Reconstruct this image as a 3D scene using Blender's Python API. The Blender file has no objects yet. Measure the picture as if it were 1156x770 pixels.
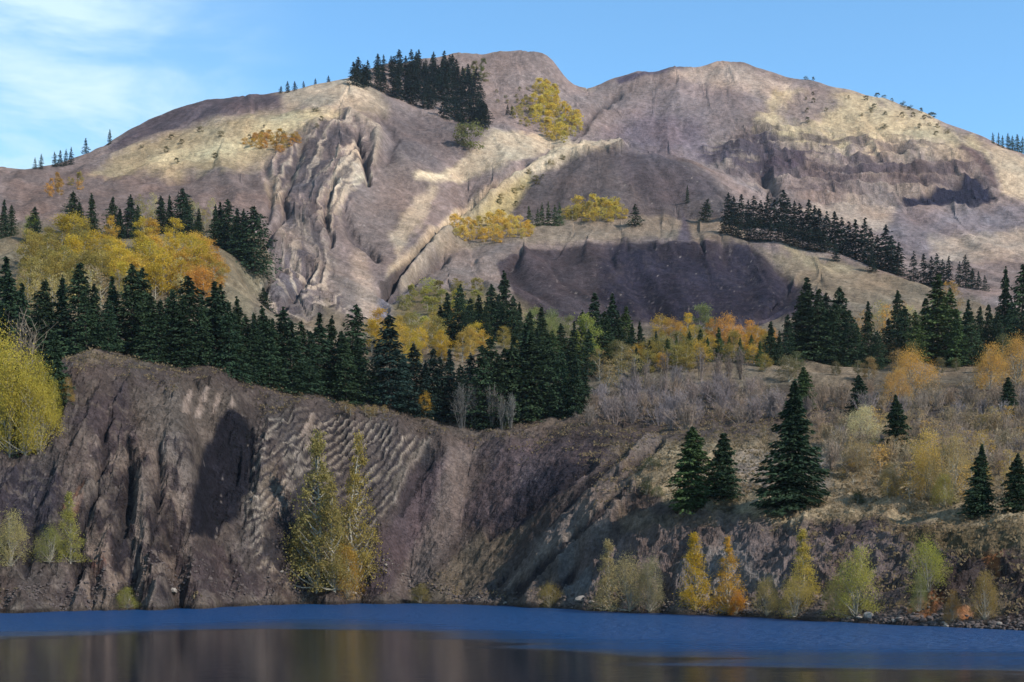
import bpy, math, random
import numpy as np
from mathutils import Vector

S = bpy.context.scene
COL = S.collection
F, CX, HOR, EYE = 1588.0, 578.0, 640.0, 6.0     # lens constants of the photograph (pixels), eye height in metres

# ------------------------------------------------------------------ camera
cam = bpy.data.objects.new('camera', bpy.data.cameras.new('camera'))
COL.objects.link(cam)
cam.location = (0, 0, EYE)
cam.rotation_euler = (math.radians(90), 0, 0)
cam.data.sensor_width = 36.0
cam.data.lens = 36.0 * F / 1156.0
cam.data.shift_y = (HOR - 385.0) / 1156.0
cam.data.clip_start = 0.5
cam.data.clip_end = 20000.0
S.camera = cam

# ------------------------------------------------------------------ sun, sky, exposure
SUN_EL, SUN_AZ = math.radians(36), math.radians(122)      # azimuth clockwise from the view direction (+Y)
to_sun = Vector((math.cos(SUN_EL) * math.sin(SUN_AZ), math.cos(SUN_EL) * math.cos(SUN_AZ), math.sin(SUN_EL)))
sl = bpy.data.lights.new('sun', 'SUN')
sl.energy = 4.9
sl.angle = math.radians(0.5)
sl.color = (1.0, 0.93, 0.82)
so = bpy.data.objects.new('sun', sl)
COL.objects.link(so)
so.rotation_euler = to_sun.to_track_quat('Z', 'Y').to_euler()

W = bpy.data.worlds.new('World')
S.world = W
W.use_nodes = True
wt = W.node_tree
for n in list(wt.nodes):
    wt.nodes.remove(n)


def nd(t, kind, ins=None, **props):
    n = t.nodes.new(kind)
    for k, v in props.items():
        setattr(n, k, v)
    for k, v in (ins or {}).items():
        if isinstance(v, bpy.types.NodeSocket):
            t.links.new(v, n.inputs[k])
        else:
            n.inputs[k].default_value = v
    return n


sky = nd(wt, 'ShaderNodeTexSky', sky_type='NISHITA', sun_disc=False)
sky.sun_elevation = SUN_EL
sky.sun_rotation = SUN_AZ
sky.altitude = 1300
sky.air_density = 1.0
sky.dust_density = 0.3
sky.ozone_density = 1.6
tc = nd(wt, 'ShaderNodeTexCoord')
# thin cirrus over the left part of the sky: direction space, stretched along the horizon
sep = nd(wt, 'ShaderNodeSeparateXYZ', {0: tc.outputs['Generated']})
mp = nd(wt, 'ShaderNodeMapping', {0: tc.outputs['Generated'], 'Rotation': (0, math.radians(-14), 0), 'Scale': (9.0, 6.0, 30.0)})
n1 = nd(wt, 'ShaderNodeTexNoise', {'Vector': mp.outputs[0], 'Scale': 1.0, 'Detail': 7.0, 'Roughness': 0.58, 'Distortion': 0.5})
mp2 = nd(wt, 'ShaderNodeMapping', {0: tc.outputs['Generated'], 'Scale': (2.4, 2.4, 5.0), 'Location': (0.35, 0.1, 0.0)})
n2 = nd(wt, 'ShaderNodeTexNoise', {'Vector': mp2.outputs[0], 'Scale': 1.0, 'Detail': 2.0})
r1 = nd(wt, 'ShaderNodeMapRange', {0: n1.outputs[0], 1: 0.30, 2: 0.72, 3: 0.0, 4: 1.0}, interpolation_type='SMOOTHSTEP')
side = nd(wt, 'ShaderNodeMapRange', {0: sep.outputs['X'], 1: -0.12, 2: -0.30, 3: 0.0, 4: 1.0}, interpolation_type='SMOOTHSTEP')
sidel = nd(wt, 'ShaderNodeMath', {0: side.outputs[0], 1: n2.outputs[0]}, operation='MULTIPLY')
sidem = nd(wt, 'ShaderNodeMath', {0: sidel.outputs[0], 1: 1.7}, operation='MULTIPLY')
am = nd(wt, 'ShaderNodeMath', {0: r1.outputs[0], 1: sidem.outputs[0]}, operation='MULTIPLY', use_clamp=True)
veil = nd(wt, 'ShaderNodeMath', {0: sidem.outputs[0], 1: 0.16}, operation='MULTIPLY')
amt = nd(wt, 'ShaderNodeMath', {0: am.outputs[0], 1: veil.outputs[0]}, operation='ADD', use_clamp=True)
tint = nd(wt, 'ShaderNodeMix', {0: 1.0, 6: sky.outputs[0], 7: (0.86, 1.22, 1.30, 1)}, data_type='RGBA', blend_type='MULTIPLY')
mix = nd(wt, 'ShaderNodeMix', {0: amt.outputs[0], 6: tint.outputs[2], 7: (3.5, 4.7, 5.1, 1)}, data_type='RGBA')
bg = nd(wt, 'ShaderNodeBackground', {0: mix.outputs[2], 1: 0.15})
wo = nd(wt, 'ShaderNodeOutputWorld', {0: bg.outputs[0]})

vs = S.view_settings
vs.view_transform = 'Standard'
vs.look = 'None'
vs.gamma = 1
vs.use_curve_mapping = False
vs.exposure = 0.45
S.render.film_transparent = False
S.cycles.filter_width = 1.5
S.cycles.max_bounces = 5
S.cycles.diffuse_bounces = 2
S.cycles.glossy_bounces = 2
S.cycles.transparent_max_bounces = 6
S.cycles.volume_bounces = 0

# ------------------------------------------------------------------ noise helpers (numpy)
def _hash(ix, iy, seed):
    h = (ix.astype(np.int64) * 374761393 + iy.astype(np.int64) * 668265263 + seed * 1442695041) & 0xffffffff
    h = ((h ^ (h >> 13)) * 1274126177) & 0xffffffff
    return ((h ^ (h >> 16)) & 0xffff) / 65535.0


def vnoise(x, y, seed=0):
    ix, iy = np.floor(x), np.floor(y)
    fx, fy = x - ix, y - iy
    fx, fy = fx * fx * (3 - 2 * fx), fy * fy * (3 - 2 * fy)
    a, b = _hash(ix, iy, seed), _hash(ix + 1, iy, seed)
    c, d = _hash(ix, iy + 1, seed), _hash(ix + 1, iy + 1, seed)
    return (a * (1 - fx) + b * fx) * (1 - fy) + (c * (1 - fx) + d * fx) * fy


def fbm(x, y, seed=0, octv=4, gain=0.5):
    s, a, t = 0.0, 1.0, 0.0
    for k in range(octv):
        s = s + a * vnoise(x * 2 ** k + 17.3 * k, y * 2 ** k - 9.1 * k, seed + k)
        t += a
        a *= gain
    return s / t


def ridged(x, y, seed=0, octv=4):
    s, a, t = 0.0, 1.0, 0.0
    for k in range(octv):
        n = 1 - np.abs(2 * vnoise(x * 2 ** k + 5.7 * k, y * 2 ** k + 3.1 * k, seed + k) - 1)
        s = s + a * n * n
        t += a
        a *= 0.5
    return s / t


def smooth(a, b, x):
    t = np.clip((x - a) / (b - a), 0, 1)
    return t * t * (3 - 2 * t)


# ------------------------------------------------------------------ terrain survey: (bearing px, elevation px, distance m)
SHORE = [(-700, 706, 0), (-300, 700, 0), (0, 692, 0), (70, 690, 0), (150, 688, 0), (250, 685, 0), (330, 682, 0), (400, 681, 0), (460, 680, 0), (520, 682, 0),
         (580, 684, 0), (620, 686, 0), (680, 690, 0), (740, 692, 0), (780, 694, 0), (860, 697, 0), (900, 700, 0), (950, 702, 0), (1000, 705, 0),
         (1050, 707, 0), (1156, 712, 0), (1400, 725, 0), (1850, 740, 0)]
SHORE = [(x, y, EYE * F / (y - HOR)) for x, y, _ in SHORE]
CURVES = [
    SHORE,
    # lake bed
    [(x, HOR + (EYE + 1.6) * F / (d * 0.93), d * 0.93) for x, y, d in SHORE],
    [(x, HOR + (EYE + 5.0) * F / (d * 0.75), d * 0.75) for x, y, d in SHORE],
    # bank just above the water
    [(-300, 680, 165), (0, 672, 187.5), (100, 668, 197), (200, 665, 209), (300, 663, 225), (400, 663, 238), (460, 661, 240), (520, 662, 234), (600, 668, 217),
     (700, 668, 193), (800, 672, 180), (900, 676, 166), (1000, 682, 155), (1100, 686, 145), (1200, 690, 137), (1400, 700, 124)],
    # middle of the old quarry wall
    [(-300, 580, 182), (-60, 600, 196), (0, 605, 198), (60, 600, 200), (110, 575, 204), (160, 560, 209), (200, 560, 214), (214, 560, 216), (232, 560, 228), (275, 560, 232),
     (296, 560, 228), (330, 560, 234), (370, 580, 239), (420, 585, 246), (470, 590, 251), (520, 590, 250), (570, 590, 242), (620, 590, 228), (660, 590, 215)],
    [(-60, 545, 205), (0, 540, 206), (60, 520, 211), (110, 500, 215), (160, 490, 220), (215, 490, 225), (243, 495, 236), (280, 505, 239), (308, 505, 236),
     (360, 520, 247), (420, 525, 253), (480, 540, 258), (540, 545, 257), (600, 540, 250), (660, 535, 238), (700, 530, 229)],
    # wall top
    [(-700, 540, 190), (-300, 520, 205), (-60, 505, 213), (0, 498, 215), (50, 470, 221), (82, 425, 226), (110, 417, 230), (150, 419, 234), (200, 430, 238),
     (240, 438, 242), (270, 446, 245), (300, 460, 248), (340, 456, 253), (400, 468, 259), (450, 478, 262), (500, 489, 266), (570, 492, 267),
     (640, 486, 264), (690, 483, 260), (735, 494, 251)],
    # flat just behind the wall top
    [(-60, 470, 240), (30, 440, 238), (90, 405, 243), (150, 407, 249), (200, 417, 251), (270, 434, 257), (330, 450, 265), (400, 458, 272), (500, 482, 276), (570, 485, 278), (640, 479, 276)],
    # inclined rib on the quarry's far side, and the slope in front of it
    [(735, 494, 251), (715, 520, 236), (695, 545, 225), (665, 580, 215), (630, 625, 212), (600, 655, 215)],
    [(745, 515, 228), (730, 540, 219), (715, 560, 213), (690, 600, 206), (660, 640, 205), (640, 672, 206)],
    [(720, 610, 198), (800, 600, 190), (900, 595, 181), (1000, 600, 172), (1100, 602, 163), (1200, 605, 154), (1400, 620, 140), (1850, 650, 130)],
    [(740, 572, 205), (800, 568, 198), (870, 572, 191), (940, 578, 184), (1000, 582, 178), (1080, 580, 173), (1156, 578, 168), (1400, 590, 155), (1850, 620, 145)],
    [(770, 535, 217), (860, 530, 213), (1000, 530, 203), (1156, 525, 195), (1400, 530, 180), (1850, 560, 170)],
    [(700, 482, 270), (780, 478, 258), (870, 482, 250), (1000, 478, 243), (1156, 470, 236), (1400, 480, 220), (1850, 500, 210)],
    # forest floor
    [(-700, 440, 300), (-300, 430, 300), (0, 410, 285), (100, 392, 275), (200, 402, 275), (300, 425, 275), (400, 440, 285), (500, 462, 292), (600, 462, 295), (700, 440, 300), (850, 432, 305), (1000, 430, 310), (1156, 425, 300),
     (1400, 430, 280), (1850, 440, 270)],
    [(-700, 360, 350), (-300, 360, 350), (0, 362, 330), (100, 350, 325), (200, 352, 330), (300, 372, 330), (400, 388, 350), (500, 402, 360), (600, 405, 370), (700, 392, 380), (850, 392, 390), (1000, 385, 400), (1156, 380, 400), (1400, 380, 380)],
    [(-300, 300, 450), (0, 305, 420), (100, 292, 430), (200, 292, 430), (270, 305, 425)],
    [(-700, 290, 520), (-300, 262, 500), (0, 270, 480), (100, 258, 500), (200, 260, 500), (285, 278, 485)],
    [(-300, 240, 600), (0, 228, 600), (100, 226, 620), (200, 222, 640), (285, 235, 620)],
    # foot of the dark spoil mound, and the mound
    [(540, 340, 520), (600, 356, 520), (700, 362, 530), (800, 364, 530), (880, 350, 535), (910, 328, 560)],
    [(470, 318, 590), (530, 300, 630), (590, 280, 655), (660, 274, 665), (760, 274, 665), (820, 280, 655), (860, 298, 630), (900, 322, 590)],
    [(470, 300, 620), (520, 272, 690), (600, 265, 700), (700, 263, 700), (800, 264, 695), (840, 272, 680)],
    [(520, 258, 730), (600, 250, 735), (700, 250, 735), (790, 250, 735)],
    # upper knoll
    [(530, 238, 780), (580, 208, 810), (620, 186, 835), (660, 170, 850), (700, 163, 858), (740, 168, 855), (780, 188, 830), (810, 208, 805), (830, 226, 770)],
    [(620, 178, 920), (700, 172, 930), (780, 182, 920), (830, 205, 880)],
    # ravine
    [(425, 366, 480), (418, 345, 510), (438, 310, 580), (455, 280, 650), (478, 240, 730), (500, 210, 790), (550, 185, 850), (600, 165, 910), (650, 145, 960), (660, 128, 1010), (655, 110, 1090)],
    [(500, 320, 560), (450, 345, 520), (470, 300, 615), (500, 270, 680), (540, 225, 770), (580, 195, 830)],
    [(395, 340, 500), (375, 300, 560), (395, 265, 650), (420, 230, 720), (440, 190, 790), (470, 165, 840), (520, 155, 890), (560, 150, 940)],
    [(300, 372, 440), (285, 335, 470), (320, 310, 520), (345, 285, 560), (360, 255, 620), (372, 225, 680), (390, 190, 740), (398, 160, 800), (400, 130, 870)],
    [(345, 330, 485), (360, 350, 470)],
    # grassy hill
    [(60, 200, 705), (120, 198, 740), (200, 190, 760), (270, 190, 760), (320, 200, 740), (345, 215, 710)],
    [(100, 180, 790), (170, 160, 820), (250, 145, 840), (320, 130, 870), (380, 122, 880)],
    [(130, 165, 850), (170, 147, 880), (230, 132, 900), (300, 122, 920), (360, 110, 930), (395, 96, 950)],
    # skyline
    [(-700, 250, 600), (-300, 222, 680), (0, 190, 735), (50, 189, 750), (85, 180, 790), (110, 168, 830), (130, 157, 860), (150, 145, 895), (170, 134, 920), (200, 120, 950), (230, 112, 965),
     (270, 108, 975), (310, 105, 985), (350, 96, 1000), (400, 86, 1030), (420, 76, 1050), (440, 70, 1070), (470, 67, 1100), (490, 64, 1120), (520, 59, 1150), (560, 59, 1160), (590, 59, 1165), (605, 60, 1165), (614, 61, 1165), (622, 65, 1165), (630, 76, 1165),
     (638, 90, 1165), (648, 98, 1165), (690, 88, 1180), (720, 79, 1185), (760, 73, 1185), (810, 67, 1185), (840, 71, 1175), (870, 81, 1165), (900, 88, 1150),
     (920, 90, 1140), (960, 100, 1120), (1000, 110, 1095), (1040, 124, 1070), (1080, 141, 1040), (1110, 153, 1020), (1156, 173, 990), (1250, 215, 960), (1400, 260, 900), (1850, 330, 800)],
    # faces below the skyline
    [(430, 100, 985), (470, 120, 990), (520, 130, 985), (560, 100, 1075), (600, 95, 1085), (580, 130, 1000), (620, 125, 1020), (635, 110, 1090)],
    [(490, 80, 1070), (550, 78, 1110), (610, 78, 1130)],
    [(690, 115, 1090), (740, 105, 1110), (800, 95, 1120), (850, 95, 1110), (900, 105, 1100), (960, 115, 1070), (1020, 132, 1040)],
    [(690, 145, 990), (750, 140, 1010), (800, 140, 1015), (850, 135, 1030), (900, 135, 1030), (960, 145, 1010), (1020, 160, 985), (1070, 165, 980)],
    [(790, 168, 955), (840, 160, 970), (900, 163, 965), (960, 172, 950), (1020, 180, 935), (1080, 180, 935), (1110, 188, 930)],
    [(800, 186, 930), (850, 190, 925), (900, 196, 912), (960, 200, 905), (1010, 206, 900)],
    [(850, 215, 870), (920, 222, 868), (1000, 228, 862)],
    # hollow in the far slope
    [(1022, 222, 866), (1060, 211, 886), (1092, 198, 908), (1108, 206, 900), (1124, 222, 880)],
    [(1022, 229, 860), (1070, 232, 868), (1120, 230, 866), (1200, 235, 870)],
    [(1125, 188, 925), (1140, 205, 905), (1156, 195, 930), (1200, 225, 920)],
    [(1000, 285, 725), (1080, 290, 720), (1156, 292, 715), (1300, 300, 680)],
    # forested shoulder on the far slope
    [(830, 236, 750), (880, 240, 745), (940, 256, 725), (1000, 282, 690)],
    [(822, 272, 672), (870, 274, 665), (920, 284, 648), (960, 298, 628), (1000, 312, 605), (1060, 322, 590), (1120, 328, 580), (1300, 340, 560)],
    [(920, 322, 575), (1000, 338, 545), (1100, 346, 530), (1200, 350, 520)],
    [(930, 350, 480), (1000, 358, 470), (1100, 358, 470), (1300, 365, 450)],
]
SKY = CURVES[33] if False else next(c for c in CURVES if (560, 59, 1160) in c)
CURVES.append([(x, y + 40, d + 170) for x, y, d in SKY])
CURVES.append([(x, y + 110, d + 420) for x, y, d in SKY])

LS = 350.0
pts = {}
for c in CURVES:
    for (a, b) in zip(c[:-1], c[1:]):
        n = max(1, int(max(abs(b[0] - a[0]) / 40.0, abs(math.log(b[2] / a[2])) * LS / 40.0)))
        if abs(a[0]) > 400 and (a[0] < -60 or a[0] > 1250):
            n = 1
        for i in range(n + 1):
            t = i / n
            p = tuple(a[k] + (b[k] - a[k]) * t for k in range(3))
            pts[(round(p[0] / 7), round(math.log(p[2]) * LS / 7))] = p
P = np.array(list(pts.values()))
PU, PV, PY = P[:, 0], np.log(P[:, 2]) * LS, P[:, 1]


def kern(du, dv):
    return np.sqrt(du * du + dv * dv + 5.0 ** 2)


A = kern(PU[:, None] - PU[None], PV[:, None] - PV[None])
A[np.diag_indices(len(P))] -= 1.5                     # slight smoothing
B = np.c_[np.ones(len(P)), PU / 1000, PV / 1000]
M = np.block([[A, B], [B.T, np.zeros((3, 3))]])
sol = np.linalg.solve(M, np.r_[PY, 0, 0, 0])
# coarse table of the surveyed elevation
TU = np.arange(-720, 1872, 6.0)
TV = np.arange(math.log(55) * LS, math.log(1800) * LS, 4.0)
gu, gv = np.meshgrid(TU, TV, indexing='ij')
T = np.empty(gu.shape)
for i in range(0, len(TU), 16):
    du = gu[i:i + 16].ravel()[:, None] - PU[None]
    dv = gv[i:i + 16].ravel()[:, None] - PV[None]
    T[i:i + 16] = (kern(du, dv) @ sol[:len(P)] + sol[-3] + sol[-2] * gu[i:i + 16].ravel() / 1000 + sol[-1] * gv[i:i + 16].ravel() / 1000).reshape(-1, len(TV))

for _ in range(3):                                     # take the knots out of the survey
    K = T.copy()
    K[1:-1] = (T[:-2] + 2 * T[1:-1] + T[2:]) / 4
    K[:, 1:-1] = (K[:, :-2] + 2 * K[:, 1:-1] + K[:, 2:]) / 4
    wgt = smooth(math.log(300) * LS, math.log(420) * LS, gv) * 0.25 + 0.2
    T = T * (1 - wgt) + K * wgt


def table(t, u, v):
    iu = np.clip((u - TU[0]) / 6.0, 0, len(TU) - 1.001)
    iv = np.clip((v - TV[0]) / 4.0, 0, len(TV) - 1.001)
    a, b = iu.astype(int), iv.astype(int)
    fu, fv = iu - a, iv - b
    return (t[a, b] * (1 - fu) + t[a + 1, b] * fu) * (1 - fv) + (t[a, b + 1] * (1 - fu) + t[a + 1, b + 1] * fu) * fv


# terrain grid: finer where the quarry wall stands
us = np.r_[np.arange(-700, -40, 15.0), np.arange(-40, 1196, 1.6), np.arange(1196, 1851, 15.0)]
ds = np.r_[np.linspace(60, 125, 12)[:-1], np.arange(125, 272, 0.30), np.arange(272, 520, 0.95), np.arange(520, 1200, 2.0), np.arange(1200, 1650, 18.0)]
NU, ND = len(us), len(ds)
U, D = np.meshgrid(us, ds, indexing='ij')
V = np.log(D) * LS
Y0 = table(T, U, V)
X = (U - CX) / F * D
Z0 = EYE + (HOR - Y0) * D / F

# fall lines: noise averaged along the downhill path, for scree streaks and rills
tD = np.exp(gv / LS)
tX = (gu - CX) / F * tD
tZ = EYE + (HOR - T) * tD / F
dZu, dZv = np.gradient(tZ, axis=0), np.gradient(tZ, axis=1)
xu = np.gradient(tX, axis=0)
zx = dZu / xu
dv_m = np.gradient(tD, axis=1)
zy = dZv / dv_m - zx * (gu - CX) / F
gl = np.sqrt(zx ** 2 + zy ** 2) + 1e-6
SLOPE = gl.copy()
GX, GY = -zx / gl, -zy / gl


def fall(x, y, seed, step_scale, freq, n=14):
    """noise dragged along the fall line; step length grows with distance"""
    s = 0.0
    for sg in (1, -1):
        px, py = x.copy(), y.copy()
        for k in range(n if sg == 1 else n):
            u = px / py * F + CX
            v = np.log(np.clip(py, 56, 1790)) * LS
            st = py * step_scale * sg
            px = px + table(GX, u, v) * st
            py = np.clip(py + table(GY, u, v) * st, 56, 1790)
            s = s + vnoise(px * freq, py * freq, seed)
    return np.clip((s / (2 * n) - 0.5) * 3.2 + 0.5, 0, 1)


# ------------------------------------------------------------------ areas of rock, scree, spoil and grass
def sdist(poly, x, y):
    p = np.array(poly, float)
    q = np.roll(p, -1, 0)
    d = np.full(x.shape, 1e9)
    ins = np.zeros(x.shape, bool)
    for (x0, y0), (x1, y1) in zip(p, q):
        ex, ey = x1 - x0, y1 - y0
        t = np.clip(((x - x0) * ex + (y - y0) * ey) / (ex * ex + ey * ey + 1e-9), 0, 1)
        d = np.minimum(d, (x - x0 - t * ex) ** 2 + (y - y0 - t * ey) ** 2)
        c = ((y0 > y) != (y1 > y)) & (x < ex * (y - y0) / (ey + 1e-12) + x0)
        ins ^= c
    d = np.sqrt(d)
    return np.where(ins, d, -d)


wob = fbm(U / 22.0, Y0 / 22.0, 3, 4) - 0.5
wob2 = fbm(U / 7.0, Y0 / 7.0, 8, 3) - 0.5


def area(poly, soft=6, rag=14, d0=0, d1=5000):
    p = np.array(poly, float)
    m = np.zeros(U.shape)
    sel = (U > p[:, 0].min() - 40) & (U < p[:, 0].max() + 40) & (Y0 > p[:, 1].min() - 40) & (Y0 < p[:, 1].max() + 40) & (D > d0) & (D < d1)
    s = sdist(poly, U[sel], Y0[sel]) + rag * wob[sel] + rag * 0.6 * wob2[sel]
    m[sel] = smooth(-soft, soft, s)
    return m


near, mid, far = dict(d0=100, d1=285), dict(d0=270, d1=560), dict(d0=440, d1=1300)
wallL = area([(-40, 500), (60, 470), (85, 415), (280, 440), (330, 455), (330, 690), (-40, 700)], 6, 10, **near)
gullies = area([(90, 490), (160, 500), (215, 500), (215, 600), (190, 685), (60, 690), (110, 560)], 14, 16, **near)
beds = area([(300, 470), (350, 462), (420, 478), (475, 500), (450, 560), (400, 620), (340, 680), (290, 640), (270, 560)], 8, 10, **near)
rib = area([(745, 492), (700, 500), (640, 560), (580, 640), (560, 690), (640, 690), (690, 600), (725, 550)], 6, 8, **near)
mound = area([(540, 300), (600, 279), (660, 272), (770, 272), (845, 279), (912, 320), (905, 362), (700, 372), (560, 362)], 4, 7, d0=470, d1=690)
bowl = area([(430, 600), (470, 530), (500, 495), (700, 488), (735, 495), (640, 590), (560, 680), (420, 684)], 10, 10, **near)
rocksR = area([(640, 690), (690, 600), (760, 585), (900, 590), (1000, 600), (1180, 600), (1180, 730), (640, 700)], 10, 20, **near)
cragV = area([(300, 175), (350, 140), (395, 120), (420, 170), (405, 220), (380, 240), (370, 290), (395, 350), (280, 370), (275, 330), (320, 280), (310, 230)], 8, 14, **far)
cliffs = area([(795, 165), (850, 140), (960, 150), (1060, 165), (1110, 180), (1130, 225), (1020, 232), (900, 228), (830, 205)], 8, 10, **far)

def ldist(poly, d0, d1):
    """distance to a polyline traced on the slope"""
    d = np.full(U.shape, 99.0)
    p = np.array(poly, float)
    sel = (U > p[:, 0].min() - 30) & (U < p[:, 0].max() + 30) & (Y0 > p[:, 1].min() - 30) & (Y0 < p[:, 1].max() + 30) & (D > d0) & (D < d1)
    x, y = U[sel] + 9 * wob[sel], Y0[sel] + 6 * wob2[sel]
    m = np.full(x.shape, 1e9)
    for (x0, y0), (x1, y1) in zip(p[:-1], p[1:]):
        ex, ey = x1 - x0, y1 - y0
        t = np.clip(((x - x0) * ex + (y - y0) * ey) / (ex * ex + ey * ey), 0, 1)
        m = np.minimum(m, (x - x0 - t * ex) ** 2 + (y - y0 - t * ey) ** 2)
    d[sel] = np.sqrt(m)
    return d


# furrows (negative) and ribs (positive): trace, metres, half width in bearing px, range
CUTS = [
    ([(430, 332), (470, 282), (530, 232), (566, 206), (592, 190)], -7, 4, 440, 1300),
    ([(440, 334), (462, 315), (500, 290)], -6, 6, 440, 1300),
    ([(402, 150), (410, 175), (413, 205)], -6, 3, 440, 1300),
    ([(345, 150), (328, 190), (320, 240), (300, 262)], -4, 5, 440, 1300),
    ([(376, 200), (368, 240), (374, 272)], -4, 4, 440, 1300),
    ([(386, 232), (396, 258), (425, 290)], -4, 5, 440, 1300),
    ([(430, 125), (446, 155), (438, 180)], -3, 6, 440, 1300),
    ([(300, 262), (318, 290), (350, 302)], -4, 5, 420, 1300),
    ([(298, 185), (306, 215), (300, 245)], -3, 4, 440, 1300),
    ([(283, 345), (318, 300)], -4, 4, 400, 1300),
    ([(310, 362), (345, 310)], -4, 4, 400, 1300),
    ([(700, 163), (655, 168), (600, 196), (545, 236), (490, 282), (455, 318)], 5, 7, 440, 1300),
    ([(395, 128), (428, 150), (420, 185)], 5, 6, 440, 1300),
    ([(648, 150), (670, 125), (700, 105)], -4, 5, 700, 1300),
    ([(860, 200), (872, 215), (866, 225)], -6, 7, 600, 1300),
]
NCUTS = [
    ([(745, 500), (700, 528), (660, 565), (600, 620), (556, 662)], -1.7, 3.5, 100, 285),
    ([(727, 545), (690, 575), (650, 612), (610, 650), (588, 672)], -2.0, 4, 100, 285),
    ([(668, 520), (640, 545), (590, 575), (556, 602)], -1.2, 5, 100, 285),
    ([(735, 525), (695, 552), (655, 590), (605, 635), (572, 668)], 0.9, 5, 100, 285),
    ([(305, 592), (330, 548), (345, 505), (353, 470)], 0.9, 3, 100, 285),
    ([(444, 566), (466, 528), (486, 500)], 1.0, 3, 100, 285),
    ([(452, 575), (478, 530), (496, 508)], -1.2, 6, 100, 285),
    ([(318, 640), (345, 590), (352, 545)], -1.3, 5, 100, 285),
    ([(122, 470), (112, 530), (92, 590), (88, 650)], -2.2, 5, 100, 285),
    ([(150, 510), (146, 570), (130, 640)], -1.8, 6, 100, 285),
    ([(178, 500), (182, 560), (170, 610)], -1.5, 4, 100, 285),
    ([(60, 520), (40, 580), (30, 640)], -1.6, 7, 100, 285),
    ([(70, 590), (100, 548), (112, 535)], 1.0, 4, 100, 285),
]
LM = [np.exp(-(ldist(p, a, b_) / w) ** 2) for p, h, w, a, b_ in CUTS + NCUTS]

# ------------------------------------------------------------------ relief
wx, wy = X, D
SL0 = table(SLOPE, U, V)
grain = fbm(wx / 30, wy / 30, 21, 5) - 0.5
Z = Z0 + grain * (0.0016 * D)                                   # broad unevenness
shore_fade = smooth(0.0, 3.0, Z0)
big = smooth(300, 700, D)
sky_d = np.interp(us, [p[0] for p in SKY], [p[2] for p in SKY])[:, None]
OFFSKY = 0.25 + 0.75 * smooth(20, 110, np.abs(D - sky_d))
Z += (ridged(wx / 75, wy / 75, 31, 5) - 0.4) * 6.0 * smooth(560, 900, D) * OFFSKY
Z += (fbm(wx / 14, wy / 14, 33, 4) - 0.5) * 3.0 * smooth(480, 800, D) * OFFSKY
rill = fall(wx, wy, 5, 0.0045, 1 / 3.2) * (D < 300) + fall(wx, wy, 6, 0.0055, 1 / 9.0) * (D >= 300)
Z += (rill - 0.5) * np.where(D < 300, 0.9, 3.2) * (1 + 1.2 * mound)
Z += (ridged(wx / 0.95, Z0 / 1.3 + wy / 3, 47, 3) - 0.45) * 0.55 * smooth(0.4, 0.7, SL0) * (D < 290) * (1 - 0.6 * bowl)
Z += (fbm(wx / 1.3, wy / 1.3, 41, 4) - 0.5) * 1.1 * (D < 290)
Z += (ridged(wx / 2.2, Z0 / 2.6 + wy / 5, 43, 3) - 0.45) * 0.9 * smooth(0.4, 0.7, SL0) * (D < 290) * (1 - 0.8 * bowl)
# vertical buttresses and gullies in the wall
gx = wx + 3.0 * (fbm(wx / 9, Z0 / 9, 44, 3) - 0.5)
Z += gullies * (ridged(gx / 5.2, Z0 / 22 + wy / 60, 51, 4) - 0.45) * 3.8
Z += gullies * (ridged(gx / 2.1, Z0 / 4.5 + wy / 20, 53, 4) - 0.45) * 2.0
Z += wallL * (ridged(gx / 4.0, Z0 / 11, 57, 4) - 0.45) * 2.6
# tilted beds
bd = Z0 * 0.62 - wx * 0.78 + 4.0 * fbm(wx / 16, Z0 / 16, 61, 2) + 0.5 * fbm(wx / 2, Z0 / 2, 62, 3)
saw = lambda t: np.abs(2 * (t - np.floor(t)) - 1) ** 1.6
brk = smooth(0.28, 0.55, fbm(bd / 3.0 + 9, (wx * 0.62 + Z0 * 0.78) / 9, 64, 3))
Z += beds * (saw(bd / 1.3) - 0.4) * 0.6 * brk * smooth(0.35, 0.6, fbm(wx / 7, Z0 / 7, 63, 3))
bd2 = Z0 * 0.72 - wx * 0.69 + 1.2 * fbm(wx / 9, Z0 / 9, 66, 3)
Z += rib * (saw(bd2 / 4.2) - 0.35) * 2.3
# broken rock by the water
Z += rocksR * shore_fade * (ridged(wx / 3.4 + Z0 / 7, wy / 3.4, 71, 4) - 0.4) * 2.0
# crag of the ravine and the stepped cliffs of the far slope
bd3 = Z0 * 0.6 - wx * 0.8 + 22 * fbm(wx / 55, Z0 / 55, 76, 3)
arc = np.full(U.shape, 99.0)
selA = cragV > 0.001
arcp = [(452, 150), (418, 140), (385, 150), (356, 180), (340, 220), (340, 265), (350, 300)]
mA = np.full(selA.sum(), 1e9)
xA, yA = U[selA] + 26 * wob[selA] + 12 * wob2[selA], Y0[selA] + 26 * wob[selA] - 12 * wob2[selA]
for (x0, y0), (x1, y1) in zip(arcp[:-1], arcp[1:]):
    ex, ey = x1 - x0, y1 - y0
    tA = np.clip(((xA - x0) * ex + (yA - y0) * ey) / (ex * ex + ey * ey), 0, 1)
    mA = np.minimum(mA, (xA - x0 - tA * ex) ** 2 + (yA - y0 - tA * ey) ** 2)
arc[selA] = np.sqrt(mA)
arcband = saw(arc / 13.0 + 0.25)                              # the folded beds follow one bent line
Z += cragV * ((arcband - 0.4) * 1.7 * smooth(0.3, 0.6, fbm(U / 24, Y0 / 30, 79, 3)) + (ridged(wx / 9, Z0 / 9, 77, 5) - 0.45) * 1.5)
st = Z0 + 10 * fbm(wx / 60, wy / 60, 81, 3)
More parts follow.
